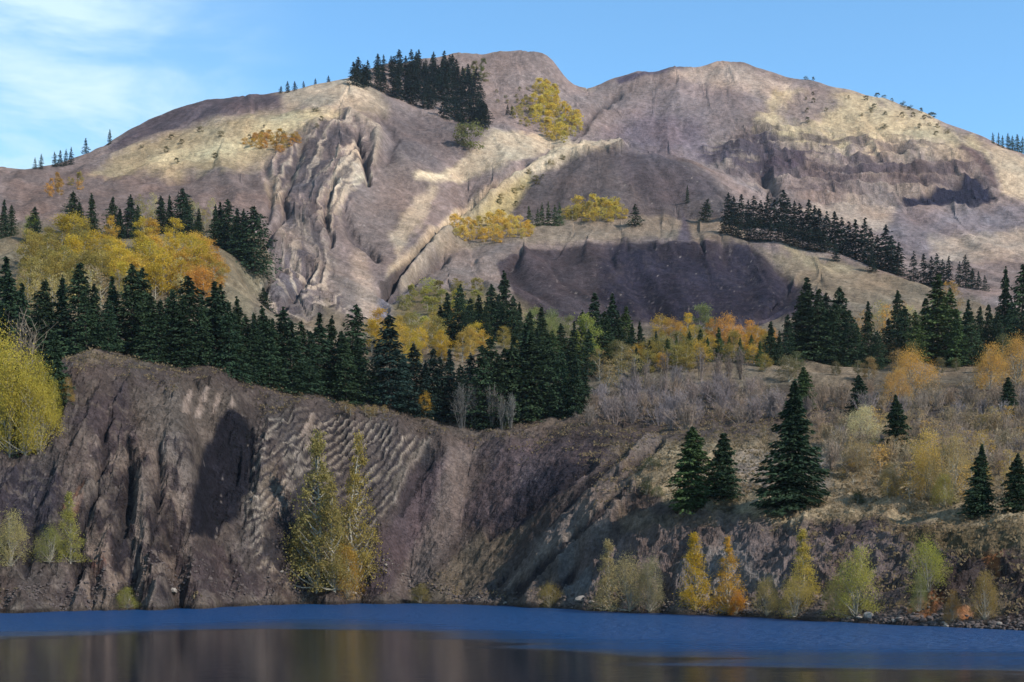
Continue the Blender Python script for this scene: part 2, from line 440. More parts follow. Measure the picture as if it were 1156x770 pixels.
Z += cliffs * ((saw(st / 12.0) - 0.4) * 4.5 + (ridged(wx / 9, wy / 40, 83, 4) - 0.45) * 4.0)
for m, (p, h, w, a, b_) in zip(LM, CUTS + NCUTS):
    Z += m * h
Z -= 3 * area([(1024, 226), (1060, 207), (1088, 200), (1100, 192), (1114, 206), (1124, 226), (1080, 229)], 4, 4, **far)
Z = np.where(Z0 < 0, np.minimum(Z, Z0 * 0.5), Z)
Z = Z0 + (Z - Z0) * smooth(-2, 2.0, np.where(D < 300, Z0, 10))
Y1 = HOR - (Z - EYE) * F / D                                    # where the relief now stands, as bearings


def ground(u, d):
    """ground height at bearing u and distance d, from the finished relief"""
    i = int(np.clip(np.searchsorted(us, u) - 1, 0, NU - 2))
    j = int(np.clip(np.searchsorted(ds, d) - 1, 0, ND - 2))
    fu = (u - us[i]) / (us[i + 1] - us[i])
    fd = (d - ds[j]) / (ds[j + 1] - ds[j])
    return float((Z[i, j] * (1 - fu) + Z[i + 1, j] * fu) * (1 - fd) + (Z[i, j + 1] * (1 - fu) + Z[i + 1, j + 1] * fu) * fd)


def hit(u, y, d0=100.0):
    """distance at which the line of sight (u, y) first meets the ground beyond d0"""
    i = int(np.argmin(np.abs(us - u)))
    ok = np.nonzero((Y1[i] <= y) & (ds >= d0))[0]
    return float(ds[ok[0]]) if len(ok) else None


# ------------------------------------------------------------------ ground cover: which rock, scree or grass lies where, with some shade painted in
C = np.empty(U.shape + (3,))
C[:] = (0.235, 0.178, 0.158)                       # brown shale scree


def put(m, col, amt=1.0):
    m = (m * amt)[..., None]
    C[:] = C * (1 - m) + np.array(col) * m


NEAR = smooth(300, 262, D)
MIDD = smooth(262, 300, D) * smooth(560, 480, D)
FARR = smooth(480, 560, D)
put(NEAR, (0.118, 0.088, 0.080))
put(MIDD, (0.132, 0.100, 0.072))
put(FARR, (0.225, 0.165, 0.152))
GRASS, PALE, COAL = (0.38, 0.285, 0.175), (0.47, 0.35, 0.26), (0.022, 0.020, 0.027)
# far slope
put(area([(0, 250), (0, 195), (100, 185), (250, 190), (320, 215), (300, 260)], 10, 20, **far), (0.17, 0.118, 0.105))
put(area([(100, 200), (150, 165), (230, 140), (310, 125), (385, 122), (390, 140), (350, 175), (280, 190), (180, 196)], 8, 14, **far), (0.35, 0.258, 0.16))
put(area([(150, 186), (240, 160), (330, 128), (385, 126), (360, 150), (270, 180)], 8, 20, **far), (0.52, 0.40, 0.245))
put(area([(120, 172), (170, 128), (230, 106), (310, 100), (318, 118), (235, 134), (165, 158)], 5, 8, **far), (0.105, 0.075, 0.082))
put(area([(318, 102), (400, 84), (430, 100), (440, 125), (420, 140), (385, 122), (320, 120)], 6, 12, **far), (0.36, 0.27, 0.2))
put(area([(345, 100), (405, 88), (432, 118), (410, 122), (380, 108)], 5, 14, **far), (0.50, 0.37, 0.27))
put(area([(300, 175), (350, 145), (395, 125), (430, 130), (440, 160), (420, 215), (395, 250), (330, 300), (300, 240)], 8, 14, **far), (0.215, 0.155, 0.14))
put(area([(330, 170), (375, 145), (395, 150), (370, 185), (345, 250), (325, 250)], 5, 12, **far), (0.13, 0.10, 0.10))
put(area([(400, 150), (412, 180), (412, 205), (384, 225), (372, 238), (370, 205), (385, 178)], 4, 10, **far), PALE)
put(area([(300, 185), (316, 200), (322, 225), (308, 235), (298, 215)], 4, 10, **far), (0.36, 0.26, 0.19))
put(area([(396, 196), (420, 194), (424, 201), (398, 208)], 3, 6, **far), (0.70, 0.55, 0.40))
put(area([(440, 125), (500, 130), (545, 150), (530, 175), (490, 190), (450, 170)], 8, 12, **far), (0.15, 0.112, 0.108))
put(area([(405, 205), (450, 175), (500, 195), (465, 255), (430, 300), (385, 262)], 8, 10, **far), (0.18, 0.134, 0.122))
put(area([(465, 198), (500, 190), (590, 160), (600, 168), (520, 205), (470, 206)], 4, 6, **far), (0.60, 0.46, 0.32))
put(area([(545, 160), (560, 148), (640, 150), (660, 165), (600, 178), (520, 205), (500, 200)], 5, 10, **far), (0.44, 0.33, 0.235))
put(area([(440, 300), (500, 248), (560, 208), (590, 190), (600, 196), (540, 236), (480, 285), (430, 325)], 4, 6, **far), (0.50, 0.375, 0.265))
put(area([(548, 212), (600, 190), (660, 160), (720, 158), (715, 168), (660, 176), (605, 204), (530, 240), (505, 262), (500, 250)], 4, 7, **far), (0.62, 0.465, 0.31))
put(area([(425, 322), (470, 278), (560, 205), (566, 210), (480, 282), (432, 332)], 2, 4, **far), (0.10, 0.075, 0.07))  # dark gulch lines, here and next: shade painted instead of deeper relief
put(area([(440, 330), (455, 312), (490, 290), (500, 280), (490, 305), (450, 335)], 3, 8, **far), (0.07, 0.055, 0.055))
put(area([(300, 258), (340, 240), (420, 340), (425, 368), (395, 368), (330, 290)], 8, 10, d0=420, d1=1300), (0.185, 0.138, 0.12))
put(area([(395, 290), (412, 280), (430, 345), (425, 368), (405, 345)], 6, 6, d0=420, d1=1300), (0.33, 0.235, 0.185))
put(area([(440, 262), (470, 225), (495, 210), (480, 250), (450, 285)], 5, 10, d0=420, d1=1300), (0.40, 0.30, 0.22))
put(area([(270, 320), (320, 285), (352, 292), (372, 350), (290, 372), (270, 360)], 6, 12, d0=400, d1=1300), (0.15, 0.118, 0.112))
put(area([(318, 285), (345, 282), (352, 320), (310, 335)], 6, 12, d0=400, d1=1300), (0.12, 0.095, 0.10))
put(area([(425, 340), (455, 322), (470, 330), (455, 355), (425, 368)], 5, 8, d0=400, d1=1300), (0.20, 0.17, 0.19))
cl = 0.5 * fbm(arc / 5.0, (wx + Z0) / 40, 141, 3) + 0.5 * (0.3 + 0.4 * arcband)
put(cragV * smooth(0.52, 0.60, cl), (0.42, 0.32, 0.25), 0.75)
put(cragV * smooth(0.45, 0.37, cl), (0.075, 0.060, 0.065), 0.75)
# knoll, its bench and the spoil mound
put(area([(520, 255), (590, 208), (660, 172), (705, 164), (760, 172), (820, 212), (835, 250), (700, 262), (560, 260)], 6, 8, **far), (0.112, 0.085, 0.083))
put(area([(690, 172), (730, 166), (800, 200), (815, 225), (740, 230), (705, 200)], 8, 12, **far), (0.096, 0.072, 0.076))
put(area([(505, 262), (560, 220), (600, 204), (560, 262)], 6, 10, **far), (0.36, 0.27, 0.14))
put(area([(500, 262), (640, 243), (800, 246), (840, 262), (850, 278), (760, 272), (660, 270), (590, 276), (520, 290), (470, 285)], 4, 8, **far), (0.225, 0.166, 0.125))
put(area([(470, 296), (520, 282), (600, 276), (650, 276), (610, 340), (560, 345), (500, 320)], 6, 10, **far), (0.20, 0.148, 0.13))
put(area([(560, 300), (600, 279), (660, 272), (770, 272), (845, 279), (912, 320), (905, 362), (700, 372), (590, 362)], 2, 4, d0=470, d1=690), (0.056, 0.041, 0.045))
put(area([(690, 274), (770, 273), (845, 281), (905, 322), (895, 362), (760, 370), (680, 345)], 16, 34, d0=470, d1=690), (0.028, 0.023, 0.036))
put(area([(770, 235), (778, 250), (780, 275), (765, 275), (768, 255)], 3, 5, **far), (0.11, 0.085, 0.10))
put(area([(440, 345), (470, 325), (540, 330), (600, 355), (560, 400), (460, 400)], 6, 12, d0=380, d1=640), (0.16, 0.125, 0.075))
# the far rounded summits
put(area([(660, 160), (700, 120), (790, 90), (860, 105), (830, 150), (790, 170)], 12, 16, **far), (0.24, 0.178, 0.172))
put(area([(690, 150), (730, 125), (790, 135), (800, 165), (770, 178), (720, 165)], 14, 18, **far), (0.165, 0.125, 0.142))
put(area([(695, 90), (740, 74), (790, 72), (740, 84), (700, 94)], 3, 4, **far), (0.10, 0.075, 0.10))
put(area([(760, 82), (810, 68), (850, 78), (900, 100), (870, 110), (800, 96)], 8, 14, **far), (0.44, 0.32, 0.26))
put(area([(850, 150), (880, 110), (950, 105), (1020, 122), (1110, 160), (1120, 178), (1000, 168), (930, 160), (880, 172)], 10, 24, **far), (0.46, 0.34, 0.215))
put(area([(880, 125), (930, 95), (950, 120), (910, 140), (890, 140)], 8, 18, **far), (0.24, 0.175, 0.155))
put(area([(960, 175), (1000, 160), (1060, 160), (1100, 178), (1050, 178), (1000, 180)], 6, 14, **far), (0.50, 0.355, 0.25))
put(area([(790, 165), (860, 155), (915, 170), (900, 195), (850, 198), (800, 180)], 5, 16, **far), (0.095, 0.072, 0.085))
put(area([(850, 185), (910, 172), (915, 190), (870, 200)], 4, 10, **far), (0.075, 0.055, 0.070))
put(area([(910, 178), (1000, 180), (1070, 180), (1090, 196), (1040, 208), (960, 206), (905, 200)], 5, 12, **far), (0.19, 0.135, 0.125))
put(area([(950, 190), (1000, 184), (1045, 188), (1000, 196), (950, 198)], 4, 10, **far), (0.12, 0.09, 0.10))
fl = fbm(wx / 26, st / 4.2, 143, 4)
put(cliffs * smooth(0.48, 0.36, fl), (0.085, 0.063, 0.070), 0.75)
put(cliffs * smooth(0.56, 0.68, fl), (0.34, 0.25, 0.20), 0.6)
put(area([(880, 222), (960, 214), (1020, 222), (1005, 232), (920, 230)], 5, 10, **far), (0.24, 0.17, 0.15))
put(area([(1020, 224), (1060, 208), (1085, 203), (1092, 192), (1104, 200), (1126, 224), (1085, 230), (1040, 228)], 2, 5, **far), (0.028, 0.026, 0.044))  # the pit's shade painted as a dark wedge on almost flat relief
put(area([(1085, 160), (1105, 172), (1122, 190), (1128, 212), (1118, 205), (1104, 184), (1080, 168)], 3, 6, **far), (0.15, 0.10, 0.095))
put(area([(1110, 160), (1160, 178), (1250, 225), (1180, 235), (1132, 215), (1122, 185)], 6, 10, **far), (0.50, 0.36, 0.25))
put(area([(1000, 236), (1160, 232), (1250, 240), (1250, 275), (1020, 290), (985, 262)], 8, 12, **far), (0.20, 0.155, 0.16))
put(area([(1050, 272), (1160, 262), (1250, 280), (1160, 296), (1060, 292)], 8, 14, **far), (0.38, 0.28, 0.22))
put(area([(960, 225), (1010, 232), (1000, 260), (960, 256), (900, 235)], 6, 10, **far), (0.40, 0.29, 0.23))
put(area([(855, 280), (940, 296), (1010, 312), (1120, 345), (1120, 365), (1000, 360), (905, 325)], 6, 14, d0=430, d1=700), (0.22, 0.163, 0.115))
put(area([(880, 275), (930, 290), (960, 305), (920, 305)], 6, 14, d0=430, d1=700), (0.29, 0.22, 0.145))
# forest floor, aspen slope
put(area([(-40, 255), (310, 250), (300, 330), (270, 372), (-40, 372)], 8, 16, d0=280, d1=560), (0.145, 0.112, 0.075))
# quarry wall
put(area([(150, 440), (215, 428), (270, 448), (262, 500), (225, 560), (150, 500)], 10, 14, **near), (0.150, 0.115, 0.098))
put(area([(80, 470), (140, 430), (160, 500), (120, 520)], 8, 14, **near), (0.100, 0.075, 0.080))
put(gullies, (0.125, 0.092, 0.090), 0.8)
put(area([(0, 520), (60, 530), (80, 570), (40, 600), (-20, 590)], 8, 18, **near), (0.060, 0.048, 0.058))
put(area([(70, 560), (110, 540), (125, 580), (85, 610), (60, 600)], 6, 14, **near), (0.075, 0.058, 0.060))
put(area([(130, 615), (165, 610), (165, 665), (125, 668)], 6, 14, **near), (0.045, 0.037, 0.045))
put(area([(70, 575), (94, 545), (98, 556), (84, 582)], 2, 4, **near), (0.21, 0.105, 0.070))
put(area([(98, 640), (118, 628), (122, 645), (104, 660)], 3, 8, **near), (0.20, 0.080, 0.060))
put(area([(196, 625), (250, 620), (330, 680), (200, 684)], 8, 14, **near), (0.092, 0.067, 0.068))
put(area([(290, 535), (310, 520), (318, 560), (300, 590), (272, 580)], 5, 10, **near), (0.22, 0.165, 0.13))
put(area([(300, 470), (345, 462), (475, 495), (450, 560), (420, 600), (330, 540)], 6, 10, **near), (0.14, 0.108, 0.098))
sb = saw(bd / 1.3)
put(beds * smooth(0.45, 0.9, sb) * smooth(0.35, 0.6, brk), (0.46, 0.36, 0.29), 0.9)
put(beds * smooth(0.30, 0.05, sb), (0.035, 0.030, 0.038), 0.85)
lump = fbm(gx / 1.5, Z0 / 2.6 + wy / 9, 131, 4)
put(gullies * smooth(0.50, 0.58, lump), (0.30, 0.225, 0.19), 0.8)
put(gullies * smooth(0.47, 0.41, lump), (0.045, 0.036, 0.042), 0.8)  # shadows between the pale lumps, painted into the rock colour
lump2 = fbm(wx / 1.4, Z0 / 1.2 + wy / 4, 133, 4, 0.65)
put(rocksR * smooth(0.52, 0.62, lump2) * smooth(0.35, 0.5, SL0 + 0.2), (0.26, 0.20, 0.17), 0.7)
put(rocksR * smooth(0.46, 0.34, lump2), (0.06, 0.046, 0.048), 0.45)
put(wallL * smooth(0.54, 0.64, lump2) * smooth(0.5, 0.7, SL0), (0.22, 0.17, 0.145), 0.5)
for q in ([(213, 438), (219, 438), (211, 466), (206, 464)], [(230, 438), (237, 440), (226, 470), (221, 467)], [(245, 444), (249, 445), (243, 466), (239, 465)], [(262, 456), (266, 458), (259, 478), (255, 476)], [(352, 470), (357, 472), (345, 496), (340, 494)]):
    put(area(q, 2, 3, **near), (0.42, 0.31, 0.26), 0.9)
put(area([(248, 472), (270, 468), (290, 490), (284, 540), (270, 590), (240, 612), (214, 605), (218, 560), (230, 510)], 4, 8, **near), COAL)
put(area([(440, 545), (478, 498), (484, 506), (446, 560)], 3, 3, **near), (0.17, 0.135, 0.115))
put(area([(446, 556), (484, 506), (492, 520), (460, 570)], 4, 6, **near), (0.045, 0.04, 0.045))
put(area([(330, 560), (350, 540), (352, 580), (310, 640), (296, 630)], 4, 10, **near), (0.055, 0.047, 0.052))
put(area([(430, 600), (470, 530), (530, 500), (560, 500), (500, 600), (430, 680), (405, 680)], 10, 12, **near), (0.115, 0.082, 0.088))
put(area([(505, 505), (545, 500), (520, 590), (480, 660), (440, 672), (490, 580)], 8, 10, **near), (0.20, 0.152, 0.138))
put(area([(470, 670), (540, 600), (600, 585), (560, 650), (520, 682)], 8, 12, **near), (0.17, 0.13, 0.10))
put(area([(560, 500), (700, 490), (735, 495), (660, 540), (560, 600), (520, 590)], 8, 14, **near), (0.135, 0.098, 0.104))
put(area([(560, 585), (590, 545), (640, 520), (668, 520), (620, 570), (575, 600)], 6, 16, **near), (0.048, 0.041, 0.054))
put(area([(640, 488), (735, 494), (690, 505), (650, 500)], 4, 8, **near), (0.085, 0.062, 0.062))
sr = saw(bd2 / 4.2)
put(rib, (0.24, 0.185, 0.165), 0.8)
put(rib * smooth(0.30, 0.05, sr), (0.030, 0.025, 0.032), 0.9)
# slope in front of the rib
put(area([(705, 540), (745, 500), (900, 500), (1180, 480), (1220, 600), (1000, 592), (870, 590), (760, 575)], 8, 18, **near), (0.40, 0.305, 0.20))
put(area([(830, 512), (880, 505), (940, 520), (930, 560), (840, 548)], 8, 20, **near), (0.32, 0.26, 0.225))
put(area([(695, 575), (760, 578), (850, 580), (860, 592), (700, 605)], 5, 12, **near), (0.21, 0.155, 0.12))
put(area([(660, 620), (700, 600), (870, 592), (1000, 600), (1160, 600), (1180, 720), (640, 700)], 8, 20, **near), (0.185, 0.138, 0.130))
put(area([(760, 640), (785, 615), (830, 620), (880, 660), (760, 690)], 8, 20, **near), (0.27, 0.225, 0.21))
put(area([(635, 670), (662, 640), (672, 655), (655, 690), (640, 690)], 4, 8, **near), (0.20, 0.18, 0.18))
put(area([(930, 600), (985, 585), (1010, 590), (960, 620)], 6, 12, **near), (0.075, 0.058, 0.066))
put(area([(1040, 640), (1090, 622), (1180, 620), (1180, 720), (1050, 700), (1020, 670)], 8, 16, **near), (0.070, 0.050, 0.048))
for q in ([(1022, 690), (1040, 676), (1062, 680), (1050, 702), (1026, 700)], [(1080, 690), (1094, 684), (1104, 700), (1086, 704)], [(1108, 630), (1130, 626), (1126, 645)],
          [(1150, 660), (1180, 655), (1180, 675)]):
    put(area(q, 4, 12, **near), (0.26, 0.105, 0.045))
put(area([(1000, 600), (1156, 590), (1220, 610), (1180, 622), (1040, 622)], 6, 14, **near), (0.165, 0.12, 0.07))
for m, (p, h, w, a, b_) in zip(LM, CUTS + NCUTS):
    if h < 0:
        put(m ** 2, (0.085, 0.065, 0.068) if a > 300 else (0.040, 0.033, 0.038), 0.65 if a > 300 else 0.9)  # crease shade painted along the furrows as dark shale
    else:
        put(m ** 2, (0.42, 0.32, 0.235) if a > 300 else (0.40, 0.31, 0.26), 0.6)  # rib crests paled in the colour, as if sunlit
# thin dry grass in the gentle places, streaks down the scree
SL = table(SLOPE, U, V)
put(smooth(0.52, 0.30, SL) * smooth(0.42, 0.62, fbm(U / 40, V / 14, 91, 4)) * smooth(700, 1000, D), GRASS, 0.5)
put(smooth(265, 235, D) * smooth(0.5, 0.3, SL) * shore_fade * smooth(0.4, 0.6, fbm(wx / 5, wy / 5, 93, 4)), (0.33, 0.25, 0.165), 0.5)
shoreband = smooth(2.2, 0.6, Z) * (Z0 > -0.3) * smooth(290, 270, D)
put(smooth(0.55, 0.25, Z) * (Z0 > -0.6) * smooth(290, 270, D), (0.05, 0.042, 0.04), 0.0)
put(shoreband * smooth(0.3, 0.7, fbm(wx / 1.5, wy / 1.5, 95, 3)), (0.19, 0.15, 0.125), 0.8)
streak = fall(wx, wy, 15, 0.006, 1 / 1.6) * (D < 300) + fall(wx, wy, 16, 0.007, 1 / 5.0) * (D >= 300)
val = 1 + (streak - 0.5) * np.where(D > 440, 0.5, 0.6) * (1 + 0.9 * mound)
val *= 1 + (fbm(U / 4.5, Y0 / 3.5, 97, 4, 0.75) - 0.5) * 1.0
val *= 1 + (fbm(U / 60, V / 22, 99, 4) - 0.5) * 0.5
C *= np.clip(val, 0.45, 1.7)[..., None]
hue = fbm(U / 40 + 7, V / 16, 103, 4) - 0.5
C[..., 0] *= 1 + hue * 0.22
C[..., 1] *= 1.02
C[..., 2] *= 1 - hue * 0.16
# scattered pale stones
stone = (vnoise(U / 1.6 + 0.37, Y0 / 1.6, 107) > 0.945) & (fbm(U / 30, V / 12, 109, 3) > 0.5)
put(stone * smooth(0.3, 0.5, SL), (0.42, 0.35, 0.31), 0.5)
stone2 = (vnoise(U / 2.6 + 0.11, Y0 / 2.2, 117) > 0.93) & (fbm(U / 26, Y0 / 20, 119, 3) > 0.48)
put(stone2 * mound, (0.20, 0.16, 0.15), 0.6)
spk = fbm(U / 2.4, Y0 / 2.6, 121, 3, 0.8)
put(mound * smooth(0.56, 0.72, spk), (0.10, 0.08, 0.082), 0.3)
put(mound * smooth(0.62, 0.85, streak), (0.105, 0.08, 0.085), 0.45)
C *= ((1 - 0.5 * smooth(330, 285, D)) * (1 - 0.26 * smooth(440, 560, D)))[..., None]  # near ground darkened in place of cloud shade; far ground toned down
wet = smooth(0.65, 0.35, Z) * smooth(290, 270, D)      # wet margin
C *= (1 - 0.55 * wet)[..., None]
C = np.clip(C, 0.008, 0.75)

# ------------------------------------------------------------------ materials
def mat(name):
    m = bpy.data.materials.new(name)
    m.use_nodes = True
    t = m.node_tree
    b = t.nodes['Principled BSDF']
    b.inputs['Specular IOR Level'].default_value = 0.25
    return m, t, b


m_ground, t, b = mat('rock scree and grass')
at_ = nd(t, 'ShaderNodeAttribute', attribute_name='cover')
geo = nd(t, 'ShaderNodeNewGeometry')
na = nd(t, 'ShaderNodeTexNoise', {'Vector': geo.outputs['Position'], 'Scale': 1.7, 'Detail': 6.0, 'Roughness': 0.7})
nb = nd(t, 'ShaderNodeTexNoise', {'Vector': geo.outputs['Position'], 'Scale': 0.28, 'Detail': 6.0, 'Roughness': 0.65})
ra = nd(t, 'ShaderNodeMapRange', {0: na.outputs[0], 1: 0.3, 2: 0.7, 3: 0.55, 4: 1.45})
rb = nd(t, 'ShaderNodeMapRange', {0: nb.outputs[0], 1: 0.3, 2: 0.7, 3: 0.72, 4: 1.28})
mm = nd(t, 'ShaderNodeMath', {0: ra.outputs[0], 1: rb.outputs[0]}, operation='MULTIPLY')
sc_ = nd(t, 'ShaderNodeVectorMath', {0: at_.outputs['Color'], 'Scale': mm.outputs[0]}, operation='SCALE')
t.links.new(sc_.outputs[0], b.inputs['Base Color'])
b.inputs['Roughness'].default_value = 0.95
b.inputs['Specular IOR Level'].default_value = 0.04
bp1 = nd(t, 'ShaderNodeBump', {'Height': nb.outputs[0], 'Strength': 0.8, 'Distance': 2.5})
bp2 = nd(t, 'ShaderNodeBump', {'Height': na.outputs[0], 'Strength': 0.7, 'Distance': 0.5, 'Normal': bp1.outputs[0]})
t.links.new(bp2.outputs[0], b.inputs['Normal'])

# ------------------------------------------------------------------ ground sheet
def grid_mesh(name, X, Yc, Z, mat_, col=None, smooth_=True):
    nu, nv = X.shape
    me = bpy.data.meshes.new(name)
    co = np.stack([X, Yc, Z], -1).reshape(-1, 3).astype(np.float32)
    idx = np.arange(nu * nv).reshape(nu, nv)
    q = np.stack([idx[:-1, :-1], idx[1:, :-1], idx[1:, 1:], idx[:-1, 1:]], -1).reshape(-1, 4).astype(np.int32)
    me.vertices.add(len(co))
    me.vertices.foreach_set('co', co.ravel())
    me.loops.add(q.size)
    me.loops.foreach_set('vertex_index', q.ravel())
    me.polygons.add(len(q))
    me.polygons.foreach_set('loop_start', np.arange(0, q.size, 4, dtype=np.int32))
    me.polygons.foreach_set('use_smooth', np.full(len(q), smooth_))
    if col is not None:
        a = me.attributes.new('cover', 'FLOAT_COLOR', 'POINT')
        a.data.foreach_set('color', np.concatenate([col.reshape(-1, 3), np.ones((len(co), 1))], 1).astype(np.float32).ravel())
    me.update(calc_edges=True)
    me.materials.append(mat_)
    o = bpy.data.objects.new(name, me)
    COL.objects.link(o)
    return o


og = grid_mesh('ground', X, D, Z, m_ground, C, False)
og['kind'] = 'structure'
og['label'] = 'bare shale mountainside, quarry wall and grassy benches'
# the plain the mountain stands on, out to the horizon and behind the camera
op = grid_mesh('outer_ground', *np.meshgrid(np.linspace(-9000, 9000, 7), np.linspace(-6000, 14000, 7), indexing='ij'), np.full((7, 7), -6.0), m_ground,
               np.full((7, 7, 3), 0.12))
op['kind'] = 'structure'

# ------------------------------------------------------------------ lake
m_water, t, b = mat('lake water')
geo = nd(t, 'ShaderNodeNewGeometry')
sx = nd(t, 'ShaderNodeSeparateXYZ', {0: geo.outputs['Position']})
# wind ruffles the far water; a calm band lies nearer, its edge slanting and streaky
mpw = nd(t, 'ShaderNodeMapping', {0: geo.outputs['Position'], 'Scale': (0.012, 0.09, 1)})
nw = nd(t, 'ShaderNodeTexNoise', {'Vector': mpw.outputs[0], 'Scale': 1.0, 'Detail': 5.0, 'Roughness': 0.62})
sxn = nd(t, 'ShaderNodeMapRange', {0: sx.outputs['X'], 1: -60.0, 2: 60.0, 3: 0.0, 4: 1.0})
cr = nd(t, 'ShaderNodeValToRGB', {0: sxn.outputs[0]})
for i_, (p_, v_) in enumerate([(0.10, 118), (0.30, 150), (0.42, 140), (0.57, 103), (0.80, 90)]):
    e_ = cr.color_ramp.elements[i_] if i_ < 2 else cr.color_ramp.elements.new(p_)
    e_.position = p_
    e_.color = (v_ / 200, v_ / 200, v_ / 200, 1)
edge = nd(t, 'ShaderNodeMath', {0: cr.outputs[0], 1: -200.0}, operation='MULTIPLY')
yy = nd(t, 'ShaderNodeMath', {0: sx.outputs['Y'], 1: edge.outputs[0]}, operation='ADD')
wv = nd(t, 'ShaderNodeMath', {0: nw.outputs[0], 1: 60.0, 2: -30.0}, operation='MULTIPLY_ADD')
y2 = nd(t, 'ShaderNodeMath', {0: yy.outputs[0], 1: wv.outputs[0]}, operation='ADD')
ruf = nd(t, 'ShaderNodeMapRange', {0: y2.outputs[0], 1: -20.0, 2: 26.0, 3: 0.0, 4: 1.0}, interpolation_type='SMOOTHSTEP')
mpa = nd(t, 'ShaderNodeMapping', {0: geo.outputs['Position'], 'Scale': (0.7, 1.6, 1)})
wn = nd(t, 'ShaderNodeTexNoise', {'Vector': mpa.outputs[0], 'Scale': 1.0, 'Detail': 4.0, 'Roughness': 0.6})
st_ = nd(t, 'ShaderNodeMapRange', {0: ruf.outputs[0], 3: 0.03, 4: 1.0})
bw = nd(t, 'ShaderNodeBump', {'Height': wn.outputs[0], 'Strength': st_.outputs[0], 'Distance': 2.0})
rw = nd(t, 'ShaderNodeMapRange', {0: ruf.outputs[0], 3: 0.07, 4: 0.34})
t.links.new(bw.outputs[0], b.inputs['Normal'])
t.links.new(rw.outputs[0], b.inputs['Roughness'])
wcol = nd(t, 'ShaderNodeMix', {0: ruf.outputs[0], 6: (0.004, 0.008, 0.014, 1), 7: (0.0, 0.042, 0.145, 1)}, data_type='RGBA')  # sky reflection of the ruffled zone painted in as a blue base colour
t.links.new(wcol.outputs[2], b.inputs['Base Color'])
b.inputs['Specular IOR Level'].default_value = 0.28
b.inputs['IOR'].default_value = 1.333
# one sheet from behind the viewpoint to under the far bank
lx, ly = np.meshgrid(np.linspace(-420, 420, 43), np.linspace(-200, 300, 26), indexing='ij')
ow = grid_mesh('water', lx, ly, np.zeros(lx.shape), m_water)
ow['kind'] = 'structure'
ow['label'] = 'wind ruffled blue lake filling the old quarry'


# ------------------------------------------------------------------ thin autumn haze over the valley
def box(name, lo, hi):
    v = [(x, y, z) for x in (lo[0], hi[0]) for y in (lo[1], hi[1]) for z in (lo[2], hi[2])]
    f = [(0, 1, 3, 2), (4, 6, 7, 5), (0, 4, 5, 1), (2, 3, 7, 6), (0, 2, 6, 4), (1, 5, 7, 3)]
    me = bpy.data.meshes.new(name)
    me.from_pydata(v, [], f)
    o = bpy.data.objects.new(name, me)
    COL.objects.link(o)
    return o


hz = box('haze', (-9100, -6100, -7.0), (9100, 14100, float(Z.max()) + 25))
m_h = bpy.data.materials.new('valley haze')
m_h.use_nodes = True
th = m_h.node_tree
th.nodes.remove(th.nodes['Principled BSDF'])
pv = nd(th, 'ShaderNodeVolumePrincipled', {'Color': (0.72, 0.82, 1.0, 1), 'Density': 0.00003, 'Anisotropy': 0.2})
th.links.new(pv.outputs[0], th.nodes['Material Output'].inputs['Volume'])
hz.data.materials.append(m_h)
hz['kind'] = 'stuff'
hz['label'] = 'thin bluish haze over the valley'

# ------------------------------------------------------------------ vegetation: materials
def leafmat(name, var=0.5, transl=0.3, scale=3.0):
    """leaf colour comes from each object's own colour, with light and dark clumps"""
    m = bpy.data.materials.new(name)
    m.use_nodes = True
    t = m.node_tree
    b = t.nodes['Principled BSDF']
    oi = nd(t, 'ShaderNodeObjectInfo')
    tcn = nd(t, 'ShaderNodeTexCoord')
    no = nd(t, 'ShaderNodeTexNoise', {'Vector': tcn.outputs['Object'], 'Scale': scale, 'Detail': 5.0, 'Roughness': 0.75})
    mr = nd(t, 'ShaderNodeMapRange', {0: no.outputs[0], 1: 0.3, 2: 0.7, 3: 1 - var, 4: 1 + var})
    sc = nd(t, 'ShaderNodeVectorMath', {0: oi.outputs['Color'], 'Scale': mr.outputs[0]}, operation='SCALE')
    t.links.new(sc.outputs[0], b.inputs['Base Color'])
    b.inputs['Roughness'].default_value = 0.8
    b.inputs['Specular IOR Level'].default_value = 0.15
    tr = nd(t, 'ShaderNodeBsdfTranslucent', {0: sc.outputs[0]})
    mx = nd(t, 'ShaderNodeMixShader', {0: transl, 1: b.outputs[0], 2: tr.outputs[0]})
    t.links.new(mx.outputs[0], t.nodes['Material Output'].inputs[0])
    return m


m_needle = leafmat('conifer needles', 0.55, 0.15, 1.6)
m_leaf = leafmat('autumn leaves', 0.35, 0.5, 0.9)
m_twig = leafmat('bare twigs', 0.45, 0.0, 1.0)


def barkmat(name, c):
    m, t, b = mat(name)
    geo = nd(t, 'ShaderNodeTexCoord')
    no = nd(t, 'ShaderNodeTexNoise', {'Vector': geo.outputs['Object'], 'Scale': 6.0, 'Detail': 4.0})
    mr = nd(t, 'ShaderNodeMapRange', {0: no.outputs[0], 1: 0.3, 2: 0.7, 3: 0.6, 4: 1.3})
    sc = nd(t, 'ShaderNodeVectorMath', {0: c, 'Scale': mr.outputs[0]}, operation='SCALE')
    t.links.new(sc.outputs[0], b.inputs['Base Color'])
    b.inputs['Roughness'].default_value = 0.9
    return m


m_bark = barkmat('spruce bark', (0.07, 0.052, 0.04))
m_abark = barkmat('aspen bark', (0.26, 0.23, 0.18))
m_stone = barkmat('pale sandstone', (0.21, 0.18, 0.155))


